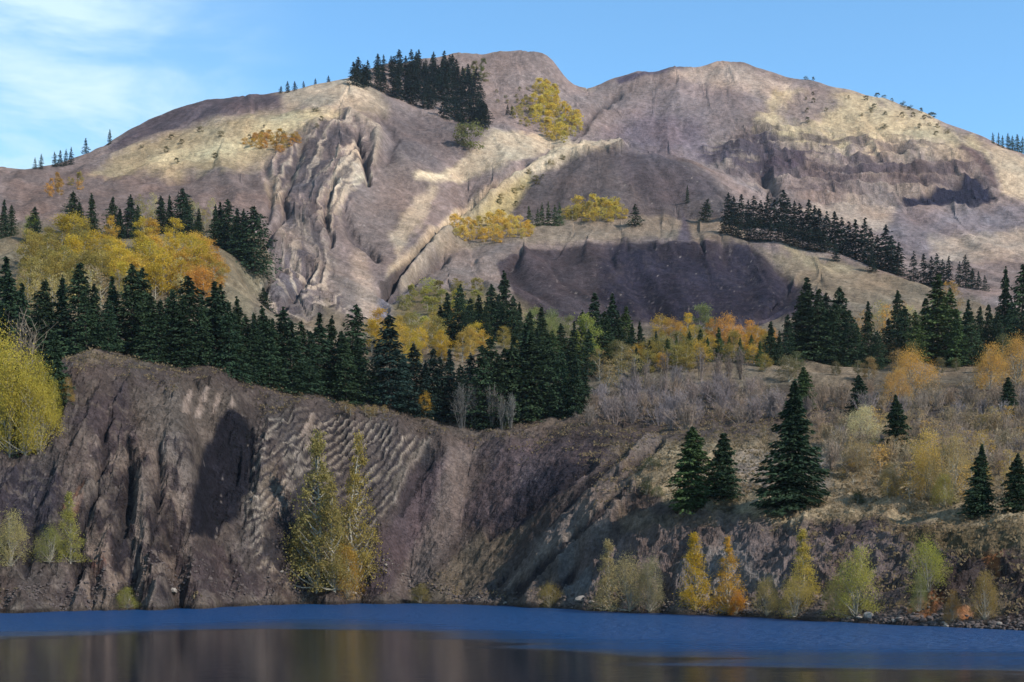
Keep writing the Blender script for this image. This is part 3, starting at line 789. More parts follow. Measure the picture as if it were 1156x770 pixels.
# ------------------------------------------------------------------ vegetation: meshes (unit height 1)
def mesh_quads(name, v, material, k=4):
    v = np.asarray(v, np.float32).reshape(-1, 3)
    me = bpy.data.meshes.new(name)
    n = len(v)
    me.vertices.add(n)
    me.vertices.foreach_set('co', v.ravel())
    me.loops.add(n)
    me.loops.foreach_set('vertex_index', np.arange(n, dtype=np.int32))
    me.polygons.add(n // k)
    me.polygons.foreach_set('loop_start', np.arange(0, n, k, dtype=np.int32))
    me.update(calc_edges=True)
    me.materials.append(material)
    return me


def tube(path, radii, sides=5):
    """quads of a tapering limb along a polyline"""
    path = np.asarray(path, float)
    out = []
    rings = []
    for i, p in enumerate(path):
        d = path[min(i + 1, len(path) - 1)] - path[max(i - 1, 0)]
        d = d / (np.linalg.norm(d) + 1e-9)
        a = np.cross(d, [0.31, 0.17, 0.93] if abs(d[2]) < 0.9 else [1, 0, 0])
        a /= np.linalg.norm(a)
        b_ = np.cross(d, a)
        th = np.arange(sides) * 2 * math.pi / sides
        rings.append(p + radii[i] * (np.cos(th)[:, None] * a + np.sin(th)[:, None] * b_))
    for r0, r1 in zip(rings[:-1], rings[1:]):
        for k in range(sides):
            out += [r0[k], r0[(k + 1) % sides], r1[(k + 1) % sides], r1[k]]
    return out


def leaves(rs, cen, size, up=0.3):
    """one small randomly turned quad at each centre"""
    n = len(cen)
    a = rs.normal(size=(n, 3))
    a /= np.linalg.norm(a, axis=1, keepdims=True)
    b_ = rs.normal(size=(n, 3))
    b_[:, 2] += up
    b_ -= (b_ * a).sum(1, keepdims=True) * a
    b_ /= np.linalg.norm(b_, axis=1, keepdims=True)
    s = size * rs.uniform(0.6, 1.4, (n, 1))
    return np.stack([cen - a * s, cen - b_ * s * 0.6, cen + a * s, cen + b_ * s * 0.6], 1).reshape(-1, 3)


def conifer(seed, levels, w, per, name, rough=0.40):
    rs = np.random.RandomState(seed)
    q = []
    lean = rs.uniform(-0.03, 0.03, 2)
    zs = np.linspace(0.03, 0.985, levels) + rs.uniform(-0.6, 0.6, levels) * 0.93 / levels
    zs = np.clip(zs, 0.02, 0.99)
    gapaz = rs.uniform(0, 6.28)
    ex_ = rs.uniform(0.65, 1.0)
    prof = np.convolve(rs.uniform(0.95 - rough, 0.95 + rough, levels + 4), [0.25, 0.5, 0.25], 'same')[2:-2]
    ph, am_ = rs.uniform(0, 6.28), rs.uniform(0.05, 0.22)
    for li, z in enumerate(zs):
        r = w * ((1 - z) ** ex_) * prof[li] * (0.80 + 0.2 * min(1, z / 0.15)) + 0.006
        nb = int(rs.randint(6, 10) if z < 0.85 else 5)
        a0 = rs.uniform(0, 6.28)
        for k in range(nb):
            az = a0 + k * 6.283 / nb + rs.uniform(-0.3, 0.3)
            L = r * rs.uniform(0.55, 1.3) * (1 + am_ * math.sin(az * 2 + ph + z * 5)) * (0.82 if math.cos(az - gapaz) > 0.6 else 1)
            droop = rs.uniform(0.15, 0.65) * (1 - z) - 0.30 * max(0, z - 0.75) * 4
            m = max(2, int(per * (0.3 + 0.7 * L / w)))
            tt = rs.uniform(0.04, 1.0, m) ** 0.75
            side = rs.normal(0, 0.22, m) * L * (1.1 - 0.6 * tt)
            dirv = np.array([math.cos(az), math.sin(az), 0])
            per_v = np.array([-math.sin(az), math.cos(az), 0])
            zb = z + rs.normal(0, 0.55 / levels)
            cz = zb - droop * L * tt + 0.22 * droop * L * tt ** 3
            c = dirv[None] * (L * tt)[:, None] + per_v[None] * side[:, None]
            c[:, 2] = cz + rs.normal(0, 0.009, m)
            s = (0.012 + 0.30 / levels) * rs.uniform(0.7, 1.4, m)
            d = dirv[None] + per_v[None] * rs.normal(0, 0.7, (m, 1)) + np.array([0, 0, -0.55])[None] * rs.uniform(0.2, 1.3, (m, 1))
            d /= np.linalg.norm(d, axis=1, keepdims=True)
            e = per_v[None] + rs.normal(0, 0.8, (m, 3))
            e -= (e * d).sum(1, keepdims=True) * d
            e /= np.linalg.norm(e, axis=1, keepdims=True)
            s = s[:, None]
            q.append(np.stack([c - d * s * 0.8, c + e * s * 0.42, c + d * s * 1.3, c - e * s * 0.42], 1).reshape(-1, 3))
    v = np.concatenate(q)
    v[:, 0] += lean[0] * v[:, 2]
    v[:, 1] += lean[1] * v[:, 2]
    crown = mesh_quads(name + ' crown', v, m_needle)
    tr = tube([(0, 0, -0.03), (lean[0] * 0.4, lean[1] * 0.4, 0.4), (lean[0], lean[1], 0.985)], [0.014, 0.010, 0.001])
    return crown, mesh_quads(name + ' trunk', tr, m_bark)


def broadleaf(seed, shape, w, n_leaf, leaf, base=0.25, clumps=26, name='aspen', stems=1):
    """shape: 'dome', 'spire' or 'bush'; leaf clumps sit at the ends of limbs"""
    rs = np.random.RandomState(seed)
    limbs, cen = [], []
    trunks = []
    for s in range(stems):
        az = rs.uniform(0, 6.28)
        off = 0 if stems == 1 else w * 0.45
        top = np.array([math.cos(az) * off * rs.uniform(0.3, 1), math.sin(az) * off * rs.uniform(0.3, 1), rs.uniform(0.72, 0.95)])
        foot = top * np.array([0.12, 0.12, 0]) + np.array([0, 0, -0.03])
        mid = (foot + top) / 2 + rs.normal(0, 0.02, 3)
        r0 = 0.016 if stems == 1 else 0.010
        trunks.append((foot, mid, top))
        limbs += tube([foot, mid, top], [r0, r0 * 0.7, r0 * 0.2])
    for k in range(clumps):
        z = base + (1 - base) * (rs.uniform(0, 1) ** (0.8 if shape != 'spire' else 1.25))
        h = (z - base) / (1 - base)
        if shape == 'dome':
            r = w * math.sqrt(max(0.05, 1 - (1.75 * h - 0.75) ** 2 * 0.95)) if h > 0.43 else w * (0.62 + 0.88 * h)
        elif shape == 'spire':
            r = w * (1 - h) ** 0.95 + 0.012
        else:
            r = w * math.sqrt(max(0.04, 1 - h * h))
        az, rr = rs.uniform(0, 6.28), r * math.sqrt(rs.uniform(0.08, 1))
        c = np.array([math.cos(az) * rr, math.sin(az) * rr, z * rs.uniform(0.93, 1.02)])
        f, m_, t_ = trunks[k % stems]
        zz = max(0.05, z - rr * rs.uniform(0.7, 1.3))
        tfrac = min(0.97, zz / t_[2])
        a = f + (t_ - f) * tfrac
        limbs += tube([a, (a + c) / 2 + np.array([0, 0, -0.012]), c], [0.006, 0.004, 0.0015], 3)
        n = int(n_leaf / clumps * rs.uniform(0.5, 1.5))
        sp = np.array([0.055, 0.055, 0.045]) * (1.0 if shape != 'spire' else 0.35 + 0.5 * (1 - h)) * rs.uniform(0.6, 1.25) * max(1.0, w / 0.3)
        if shape == 'bush':
            sp = sp * np.array([1, 1, 1.3])
        cen.append(c + rs.normal(size=(n, 3)) * sp)
    cen = np.concatenate(cen)
    cen[:, 2] = np.abs(cen[:, 2] - 0.01) + 0.01
    return mesh_quads(name + ' crown', leaves(rs, cen, leaf), m_leaf), mesh_quads(name + ' trunk', limbs, m_abark)


def bareshrub(seed, w, n_stem, name='bare shrub', wid=0.0045):
    rs = np.random.RandomState(seed)
    st, tw = [], []

    def ribbon(a, b_, w0):
        d = b_ - a
        e = np.cross(d, rs.normal(size=3))
        e *= w0 / (np.linalg.norm(e) + 1e-9)
        return [a - e, a + e, b_ + e * 0.3, b_ - e * 0.3]
    for s in range(n_stem):
        az, sp = rs.uniform(0, 6.28), abs(rs.normal(0, 0.5))
        top = np.array([math.cos(az) * w * sp, math.sin(az) * w * sp, rs.uniform(0.6, 1.0) * (1 - 0.25 * min(sp, 1.6) ** 2)])
        foot = top * np.array([0.25, 0.25, 0]) + np.array([0, 0, -0.03])
        mid = (top + foot) / 2 + np.array([0, 0, 0.06]) + rs.normal(0, 0.02, 3)
        st += tube([foot, mid, top], [0.008, 0.006, 0.002], 3)
        for k in range(16):
            f = rs.uniform(0.25, 1)
            a = (foot * (1 - 2 * f) + mid * 2 * f) if f < 0.5 else (mid * (2 - 2 * f) + top * (2 * f - 1))
            d = rs.normal(0, 0.5, 3) + np.array([math.cos(az) * 0.3, math.sin(az) * 0.3, 0.9])
            b_ = a + d * rs.uniform(0.06, 0.17)
            tw += ribbon(a, b_, wid)
            for j in range(3):
                c = a + (b_ - a) * rs.uniform(0.3, 1)
                tw += ribbon(c, c + (rs.normal(0, 0.6, 3) + np.array([0, 0, 0.7])) * rs.uniform(0.03, 0.09), wid * 0.8)
    return mesh_quads(name + ' twigs', tw, m_twig), mesh_quads(name + ' stems', st, m_twig)


SPR_N = [conifer(100 + i, 44, (0.31, 0.295, 0.30, 0.28)[i], 60, 'near spruce', 0.2) for i in range(4)]      # close to the lake
SPR_M = [conifer(200 + i, 38, (0.33, 0.29, 0.37, 0.26, 0.31, 0.35, 0.28, 0.33, 0.30, 0.39)[i], 25, 'spruce') for i in range(10)]   # the benches
SPR_F = [conifer(300 + i, 20, (0.29, 0.25, 0.34, 0.27, 0.31, 0.24)[i], 14, 'far spruce') for i in range(6)]            # the mountain
ASP_N = [broadleaf(400 + i, 'spire', (0.20, 0.17, 0.23)[i], 9000, 0.0072, 0.04, 90, 'near aspen') for i in range(3)]
ASP_B = [broadleaf(420 + i, 'bush', (0.48, 0.40, 0.55)[i], 9500, 0.0098, 0.05, 70, 'near bush', 6) for i in range(3)]
ASP_M = [broadleaf(440 + i, 'dome', (0.30, 0.25, 0.34, 0.28, 0.38)[i], 3200, 0.0145, 0.12, 38, 'aspen') for i in range(5)]
ASP_L = [broadleaf(460 + i, 'dome', (0.26, 0.30, 0.34)[i], 800, 0.018, 0.15, 30, 'thin aspen') for i in range(3)]
ASP_F = [broadleaf(480 + i, 'dome', (0.36, 0.42, 0.32)[i], 900, 0.032, 0.06, 22, 'far aspen') for i in range(3)]
BARE = [bareshrub(500 + i, (0.8, 0.65, 0.95)[i], 34) for i in range(3)]
BARE_T = [bareshrub(520 + i, (0.22, 0.28)[i], 16, 'bare aspen', 0.004) for i in range(2)]

# ------------------------------------------------------------------ vegetation: placing
rnd = random.Random(7)
ORD = ('first second third fourth fifth sixth seventh eighth ninth tenth eleventh twelfth thirteenth fourteenth fifteenth sixteenth seventeenth eighteenth nineteenth '
       'twentieth twenty-first twenty-second twenty-third twenty-fourth twenty-fifth twenty-sixth twenty-seventh twenty-eighth twenty-ninth thirtieth').split()
ALL = []
PARTS = {'spruce_tree': ('crown', 'trunk'), 'aspen_tree': ('crown', 'trunk'), 'leafy_bush': ('foliage', 'stem'), 'bare_bush': ('twig', 'stem'), 'bare_tree': ('twig', 'trunk')}
CATS = {'spruce_tree': 'spruce tree', 'aspen_tree': 'aspen tree', 'leafy_bush': 'bush', 'bare_bush': 'bush', 'bare_tree': 'bare tree'}


def plant(kind, u, d, h, meshes, colour, label, group=None, wide=1.0, bark=None, parts=True):
    x = (u - CX) / F * d
    z = ground(u, d) - 0.15
    pc, pt = PARTS[kind]
    rz = rnd.uniform(0, 6.28)
    lab = {'label': label, 'category': CATS[kind]}
    if group:
        lab['group'] = group
    if parts:
        r = bpy.data.objects.new(kind, None)
        c = bpy.data.objects.new(pc, meshes[0])
        t_ = bpy.data.objects.new(pt, meshes[1])
        for o in (r, c, t_):
            COL.objects.link(o)
        c.parent = t_.parent = r
        c.color = (*colour, 1)
        t_.color = (*(bark or colour), 1)
    else:                                           # too small in the picture to show its trunk
        r = bpy.data.objects.new(kind, meshes[0])
        COL.objects.link(r)
        r.color = (*colour, 1)
    r.location = (x, d, z)
    r.scale = (h * wide, h * wide, h)
    r.rotation_euler = (rnd.uniform(-0.035, 0.035), rnd.uniform(-0.035, 0.035), rz)
    for k, v in lab.items():
        r[k] = v
    ALL.append((r, u, d, h))
    return r


def vary(c, a=0.18, hue=0.10):
    v = 1 + rnd.uniform(-a, a)
    e = rnd.uniform(-hue, hue)
    return (c[0] * v * (1 + e), c[1] * v, c[2] * v * (1 - e))


def height(u, top, d):
    return EYE + (HOR - top) * d / F - ground(u, d) + 0.15


DARK, OLIVE, BLUE = (0.024, 0.044, 0.020), (0.050, 0.080, 0.025), (0.016, 0.031, 0.022)
SIZE_ASP = ('tall', 'small')


def inside(poly, n, dmin=0.0, tries=6000):
    xs, ys = [p[0] for p in poly], [p[1] for p in poly]
    out = []
    for _ in range(tries):
        u, y = rnd.uniform(min(xs), max(xs)), rnd.uniform(min(ys), max(ys))
        if sdist(poly, np.array([u]), np.array([y]))[0] > 0 and all((u - a) ** 2 + 4 * (y - b_) ** 2 > dmin ** 2 for a, b_ in out):
            out.append((u, y))
        if len(out) >= n:
            break
    return out


def row(kind, meshes, spec, phrase, look, group, colour, flip=False, hmax=24, hmin=2.5, wide=(0.82, 1.25), parts=True, ordinal=True, a=0.18, hue=0.10):
    """spec: (bearing, elevation of the top, distance[, width]); each plant gets a label of its own, counted along the row"""
    spec = sorted(spec, key=lambda s: -s[0] if flip else s[0])
    hs = [min(hmax, max(hmin, height(s[0], s[1], s[2]))) for s in spec]
    mean = sum(hs) / len(hs)
    for i, (s, h) in enumerate(zip(spec, hs)):
        w = s[3] if len(s) > 3 else rnd.uniform(*wide)
        size = 'tall ' if h > 1.13 * mean else 'low ' if h < 0.85 * mean else 'broad ' if w > 1.1 else 'narrow ' if w < 0.92 else ''
        lab = f'{size}{look}, {ORD[i]} {phrase}' if ordinal else f'{look} {phrase}'
        plant(kind, s[0], s[2], h, rnd.choice(meshes), vary(colour if not callable(colour) else colour(s), a, hue), lab, group, w, parts=parts)


# --- two spruces and a big one on the grass slope, more beside them: each on its own
G = 'single spruces on the grassy lake slope'
for (u, base, top, w, mi, col, lab) in [
        (781, 571, 482, 1.12, 0, OLIVE, 'green pointed spruce with a sunlit side, the one standing beside its darker twin on grass'),
        (816, 562, 489, 1.05, 1, DARK, 'dark spruce close behind its sunlit green twin on the open grass slope'),
        (894, 574, 432, 0.98, 2, DARK, 'tallest dark spruce standing alone on the open grass slope above the lake'),
        (1012, 517, 447, 0.85, 3, DARK, 'slim dark spruce standing between the pale cream bush and the golden bush'),
        (970, 468, 424, 1.15, 0, DARK, 'small blunt spruce among bare grey bushes, beside the orange leafed bush'),
        (1137, 470, 425, 0.9, 1, DARK, 'little dark spruce standing out of bare bushes below the broad orange bush'),
        (1105, 579, 503, 0.95, 2, DARK, 'dark spruce at the lower edge of the golden bush on the slope'),
        (1149, 577, 514, 1.0, 3, DARK, 'dark spruce cut by the picture edge above the red stained bank'),
        (908, 462, 414, 1.0, 1, OLIVE, 'grey green spruce showing just behind the tallest lone spruce')]:
    d = hit(u, base, 120) or 200
    plant('spruce_tree', u, d, (base - top) * d / F, SPR_N[mi], vary(col, 0.1, 0.05), lab, G, w * 1.14)
d = hit(52, 448, 205) or 224
plant('spruce_tree', 63, 221.5, height(63, 374, 221.5), SPR_N[1], (0.026, 0.048, 0.022), 'dark green spruce growing beside the yellow aspen clump on the quarry edge', None, 0.85)
plant('spruce_tree', 20, 215.2, height(20, 412, 215.2), SPR_N[0], (0.03, 0.05, 0.02), 'small dark spruce poking out of the yellow aspen clump', None, 0.6)

# --- spruces in rows and stands
row('spruce_tree', SPR_M, [(4, 226, 480), (13, 232, 485), (39, 234, 470), (82, 217, 490), (90, 228, 495), (104, 219, 490), (127, 223, 490), (135, 235, 480), (148, 221, 485), (155, 232, 480),
    (184, 222, 490), (192, 221, 492), (206, 213, 490), (212, 228, 486), (224, 236, 482), (243, 232, 485), (250, 229, 488), (258, 226, 485), (266, 236, 480), (277, 238, 480), (288, 234, 478)],
    'from the lower end of the row above the aspens', 'dark spruce', 'spruces in the row above the yellow aspen slope', DARK, hmin=7)
plant('spruce_tree', 299, 455, 9, SPR_M[2], vary(DARK), 'squat dark spruce alone at the edge of the pale ravine scree', None, 1.5)
row('spruce_tree', SPR_M, [(4, 292, 275), (14, 306, 268), (26, 320, 262), (45, 316, 268), (57, 332, 258), (70, 312, 262), (87, 298, 258, 1.2), (98, 330, 254), (109, 321, 258), (122, 336, 254),
    (132, 313, 262), (149, 300, 260, 1.1), (158, 304, 266), (170, 332, 256)],
    'from the yellow clump on the quarry edge', 'dark spruce', 'spruces crowding the quarry edge behind the grassy ledge', DARK, hmin=9)
row('spruce_tree', SPR_M, [(178, 340, 256), (187, 336, 262), (196, 328, 262), (206, 336, 257), (215, 313, 262, 1.15), (228, 336, 258), (240, 318, 262), (250, 324, 266), (259, 342, 259), (269, 336, 262), (281, 358, 264),
    (290, 354, 268), (284, 362, 262)],
    'from the grassy ledge along the edge above the coal seam', 'dark spruce', 'spruces crowding the quarry edge above the coal seam', DARK, hmin=9)
row('spruce_tree', SPR_M, [(297, 346, 268), (304, 362, 264), (311, 360, 268), (321, 350, 272), (330, 363, 268), (338, 364, 274), (349, 374, 270), (360, 355, 274), (372, 358, 278), (382, 374, 275), (391, 378, 272), (398, 345, 281),
    (407, 381, 274)],
    'from the coal seam on the edge over the tilted beds', 'slender dark spruce', 'spruces on the quarry edge over the tilted rock beds', DARK, hmin=9)
row('spruce_tree', SPR_M, [(427, 388, 284, 0.9), (441, 357, 276, 1.25), (455, 402, 280), (468, 388, 282), (478, 408, 280), (488, 394, 284), (498, 404, 282), (508, 395, 284), (519, 412, 281), (530, 402, 284)],
    'from the pale gap on the rim below the ravine', 'dark spruce', 'spruces on the rim below the ravine', BLUE, hmin=7)
row('spruce_tree', SPR_M, [(499, 345, 398), (506, 331, 396), (517, 323, 400), (526, 346, 392), (532, 337, 396), (540, 333, 400), (547, 346, 394), (554, 322, 400), (561, 333, 398), (569, 307, 404), (578, 334, 396), (586, 342, 398)],
    'from the olive slope in the group below the mound', 'blackish spruce', 'spruces between the olive slope and the spoil mound', DARK, hmin=8)
row('spruce_tree', SPR_M, [(545, 390, 282), (553, 381, 284), (562, 400, 282), (572, 394, 285), (580, 376, 284), (590, 364, 286, 1.2), (600, 381, 284), (611, 388, 286), (622, 380, 285), (632, 394, 284), (641, 382, 287), (650, 402, 282),
    (660, 420, 284)],
    'from the small yellow bush in the tall rim rank', 'dark spruce', 'spruces in the front rank on the quarry rim', DARK, hmin=8)
row('spruce_tree', SPR_M, [(599, 352, 330), (607, 366, 325), (614, 348, 332), (624, 374, 325), (635, 366, 330), (648, 363, 330), (657, 352, 335), (664, 372, 325), (672, 331, 342), (680, 352, 335), (690, 332, 345), (698, 352, 338),
    (706, 346, 342), (714, 366, 335), (724, 363, 338), (732, 388, 325), (741, 374, 335), (719, 394, 318)],
    'from the rim rank in the stand below the mound', 'dark green spruce', 'spruces in the second rank below the spoil mound', lambda s: rnd.choice((DARK, DARK, OLIVE)), hmin=7)
row('spruce_tree', SPR_M, [(755, 392, 330), (764, 382, 335), (779, 374, 338), (791, 372, 340), (800, 385, 334), (812, 370, 338), (822, 380, 335), (836, 386, 334), (847, 378, 338), (858, 392, 330)],
    'from the rim rank, among golden aspens behind the thicket', 'green spruce', 'spruces among golden aspens behind the grey thicket', OLIVE, hmin=6)
row('spruce_tree', SPR_M, [(870, 363, 345), (879, 374, 340), (889, 356, 345), (905, 330, 350), (914, 314, 352, 1.2), (923, 327, 348), (931, 332, 355), (940, 342, 345), (948, 325, 350, 1.1), (957, 352, 345)],
    'from the mound side in the tall black clump', 'black looking spruce', 'spruces in the tall black clump beside the mound', DARK, hmin=8)
row('spruce_tree', SPR_M, [(967, 366, 345), (978, 341, 350), (990, 374, 342), (1003, 360, 348), (1014, 329, 355), (1023, 346, 350), (1034, 352, 345), (1045, 337, 352), (1058, 311, 352, 1.35), (1069, 326, 355), (1079, 350, 345)],
    'from the black clump in the green stand above the orange bush', 'green spruce', 'spruces in the green stand above the orange bush', lambda s: OLIVE if s[0] > 1030 else DARK, hmin=8)
row('spruce_tree', SPR_M, [(1090, 339, 350), (1098, 352, 345), (1106, 347, 350), (1116, 344, 352), (1126, 352, 348), (1134, 302, 362, 0.8), (1143, 342, 352), (1152, 299, 358), (1163, 330, 350)],
    'from the green stand outward, above the broad orange bush', 'dark spruce', 'spruces above the broad orange bush', DARK, flip=False, hmin=8)
row('spruce_tree', SPR_F, [(822, 219, 720), (829, 223, 716), (836, 220, 712), (844, 228, 706), (851, 222, 704), (858, 226, 700), (866, 221, 702), (874, 226, 696), (882, 216, 698), (889, 224, 690), (896, 228, 686), (904, 230, 684),
    (912, 227, 682), (919, 233, 676)],
    'from the knoll in the upper shoulder band', 'dark spruce', 'spruces in the upper half of the shoulder band', BLUE, hmin=11, wide=(1.25, 1.6))
row('spruce_tree', SPR_F, [(818, 240, 690), (826, 246, 684), (834, 243, 680), (843, 248, 678), (852, 246, 676), (861, 250, 672), (870, 252, 670), (879, 250, 666), (888, 254, 664), (897, 254, 660), (906, 258, 656), (914, 256, 654),
    (923, 260, 650), (932, 258, 648)],
    'from the knoll along the lower shoulder band', 'dark spruce', 'spruces along the lower edge of the shoulder band', BLUE, hmin=11, wide=(1.25, 1.6))
row('spruce_tree', SPR_F, [(926, 236, 672), (934, 239, 668), (943, 241, 664), (951, 247, 660), (958, 252, 652), (966, 250, 650), (975, 249, 646), (983, 259, 640), (991, 266, 634), (1000, 257, 632), (1006, 268, 626), (1014, 276, 622), (944, 284, 634),
    (985, 290, 612)],
    'down the thinning tail of the shoulder band', 'dark spruce', 'spruces in the thinning tail of the shoulder band', BLUE, hmin=9, wide=(1.2, 1.6))
row('spruce_tree', SPR_F, [(1031, 284, 604), (1043, 287, 600), (1050, 291, 598), (1058, 287, 596), (1065, 294, 594), (1071, 291, 594), (1082, 296, 590), (1091, 289, 590), (1098, 303, 586), (1105, 307, 584), (1112, 311, 582)],
    'below the far dark hollow, from the shoulder band outward', 'small dark spruce', 'scattered spruces below the far dark hollow', BLUE, hmin=4, wide=(1.0, 1.4))
row('spruce_tree', SPR_F, [(598, 233, 722), (606, 236, 720), (612, 230, 722), (619, 229, 722), (626, 232, 720), (632, 229, 722)],
    'from the orange patch in the knoll bench clump', 'green spruce', 'spruces in the clump on the knoll bench', OLIVE, hmin=6)
d = hit(717, 256, 600) or 700
plant('spruce_tree', 717, d, 25 * d / F, SPR_F[2], DARK, 'lone rounded spruce in the middle of the bench above the spoil mound', None, 1.6)
d = hit(793, 250, 600) or 700
plant('spruce_tree', 794, d, 25 * d / F, SPR_F[0], DARK, 'leaning dark spruce by the end of the bench, near the shoulder band', None, 1.7).rotation_euler = (0, math.radians(12), 0)
plant('spruce_tree', 776, 760, 9, SPR_F[1], DARK, 'thin dark spruce at the foot of the knoll slope', None, 0.9)
row('spruce_tree', SPR_F, [(573, 136, 1000), (578, 140, 995)], 'of the pair under the yellow mountain grove', 'small dark spruce', None, BLUE, hmin=7)
row('spruce_tree', SPR_F, [(40, 178, 742), (46, 174, 742), (62, 172, 760), (68, 170, 765), (74, 169, 768), (80, 167, 770), (97, 156, 812), (124, 146, 856)],
    'along the low skyline, counted uphill', 'small dark spruce', 'spruces along the low skyline below the grassy hill', BLUE, hmin=5, hmax=13)
row('spruce_tree', SPR_F, [(317, 97, 990), (325, 92, 992), (333, 92, 995), (343, 93, 1000), (356, 91, 1008), (371, 86, 1015)],
    'uphill on the skyline before the ridge stand', 'tiny dark spruce', 'spruces dotted on the skyline before the ridge stand', BLUE, hmin=5, hmax=9, wide=(1.2, 1.6))
# the stand on the ridge: nothing tells its members apart
rows_r = []
ridge_top = [(384, 84), (400, 77), (415, 69), (430, 66), (445, 60), (455, 61), (465, 60), (478, 62), (490, 66), (500, 72), (515, 73), (530, 74), (543, 80), (548, 92)]
ridge_bot = [(384, 90), (430, 98), (450, 108), (470, 118), (490, 126), (510, 134), (530, 142), (545, 144), (548, 142)]
stand = [(384, 96), (400, 88), (440, 78), (490, 76), (530, 88), (548, 104), (550, 146), (530, 146), (500, 136), (470, 124), (445, 112), (425, 102)]
for (u, yb) in inside(stand, 100, 6.5):
    d = hit(u, yb, 800)
    if d is None or d > 1160:
        d = float(np.interp(u, [386, 440, 490, 548], [1015, 1060, 1105, 1140]))
    plant('spruce_tree', u, d, rnd.uniform(10, 17), rnd.choice(SPR_F), vary(BLUE, 0.25), 'blue black spruce packed in the stand on the mountain ridge', 'spruces packed in the stand on the mountain ridge', rnd.uniform(1.25, 1.8))
row('spruce_tree', SPR_F, [(1121, 152, 1010), (1127, 150, 1010), (1132, 153, 1008), (1138, 151, 1008), (1143, 154, 1004), (1149, 152, 1004), (1154, 155, 1000)],
    'on the far end of the skyline, counted downhill', 'small green spruce', 'spruces at the far end of the skyline', OLIVE, hmin=8, hmax=14)

# --- autumn aspens
YEL, GOLD, ORG, LIME, OLV, PALE_Y = (0.47, 0.325, 0.04), (0.50, 0.305, 0.05), (0.49, 0.255, 0.06), (0.34, 0.31, 0.06), (0.27, 0.21, 0.055), (0.42, 0.34, 0.14)


def grove(kind, meshes, poly, n, h, colours, label, group, d0, dmin=6, wide=(0.9, 1.2), parts=True, bark=None):
    for (u, y) in inside(poly, n, dmin):
        d = hit(u, y, d0)
        if d is None or d > 1200:
            continue
        c = rnd.choice(colours)
        plant(kind, u, d, rnd.uniform(*h), rnd.choice(meshes), vary(c, 0.16, 0.07), label, group, rnd.uniform(*wide), parts=parts, bark=bark)


g = 'aspens on the slope under the upper spruce row'
grove('aspen_tree', ASP_M, [(30, 300), (60, 275), (125, 280), (120, 345), (30, 345)], 30, (8, 11), [OLV, YEL, OLV, (0.32, 0.24, 0.06)], 'dull olive yellow aspen in the lower half of the aspen slope', g + ', olive half', 330, 9, (1.1, 1.5))
grove('aspen_tree', ASP_M, [(118, 300), (150, 278), (200, 285), (225, 300), (215, 340), (130, 345)], 26, (8, 11), [YEL, GOLD, YEL], 'bright yellow aspen in the middle of the aspen slope', g + ', bright middle', 330, 9, (1.1, 1.5))
grove('aspen_tree', ASP_M, [(195, 300), (240, 296), (262, 315), (250, 345), (200, 340)], 15, (6, 9), [ORG, GOLD, ORG], 'orange tinted aspen beside the ravine scree on the aspen slope', g + ', orange edge', 330, 9, (1.1, 1.5))
grove('aspen_tree', ASP_L, [(20, 325), (250, 320), (240, 360), (20, 362)], 28, (7, 10), [PALE_Y, OLV, (0.30, 0.22, 0.12)], 'thin half bare aspen between the clifftop spruces and the bright aspens', 'half bare aspens behind the clifftop spruces', 300, 12, bark=(0.3, 0.26, 0.2))
d = hit(35, 276, 400) or 440
plant('aspen_tree', 36, d, 33 * d / F, ASP_M[1], (0.24, 0.27, 0.05), 'lime green aspen standing at the lower end of the upper spruce row', None)
plant('aspen_tree', 125, 455, 10, ASP_M[3], GOLD, 'slim yellow aspen rising above the olive aspens into the upper spruce row', None, 0.8)
grove('aspen_tree', ASP_L, [(150, 238), (185, 240), (178, 262), (150, 262)], 5, (7, 9), [OLV, PALE_Y], 'faded aspen filling the gap in the upper spruce row', 'faded aspens in the gap of the upper spruce row', 420, 8)
grove('aspen_tree', ASP_L, [(205, 245), (240, 245), (240, 262), (205, 262)], 4, (7, 9), [OLV, PALE_Y], 'yellowish aspen half hidden between spruces at the upper row, near the ravine', 'aspens hidden in the upper row near the ravine', 420, 8)
grove('leafy_bush', ASP_F, [(45, 210), (95, 200), (98, 215), (50, 225)], 9, (4, 6), [OLV, ORG, (0.36, 0.2, 0.05)], 'rusty orange bush on the dark hillside below the low skyline', 'rusty bushes below the low skyline', 500, 7, parts=True)
grove('leafy_bush', ASP_F, [(276, 160), (300, 154), (336, 156), (338, 170), (300, 174), (278, 168)], 26, (3.5, 5), [ORG, GOLD, (0.42, 0.25, 0.05)], 'orange bush in the patch on the pale grassy hill', 'orange bushes on the grassy hill', 600, 6, (1.2, 1.7))
g = 'yellow aspens in the grove under the mountain saddle'
lab = 'bright yellow aspen in the grove under the mountain saddle'
yl = [(0.66, 0.50, 0.08), (0.58, 0.44, 0.08), (0.62, 0.42, 0.06), (0.50, 0.38, 0.10)]
grove('aspen_tree', ASP_F, [(598, 112), (606, 98), (620, 96), (632, 112), (652, 132), (656, 152), (640, 164), (618, 158), (600, 140)], 54, (6, 10), yl, lab, g, 800, 4.5, (1.0, 1.5))
grove('aspen_tree', ASP_F, [(572, 122), (598, 116), (606, 140), (596, 146), (574, 134)], 14, (3.5, 6), [(0.42, 0.33, 0.09), (0.34, 0.27, 0.08)], 'dull olive yellow aspen at the ridge side of the yellow mountain grove', 'olive yellow aspens beside the mountain grove', 800, 6, (1.0, 1.5))
grove('leafy_bush', ASP_F, [(560, 105), (600, 96), (600, 118), (562, 120)], 10, (2.5, 4), [(0.24, 0.20, 0.08)], 'low olive bush between the ridge spruces and the yellow mountain grove', 'low olive bushes by the mountain grove', 800, 8, (1.1, 1.6))
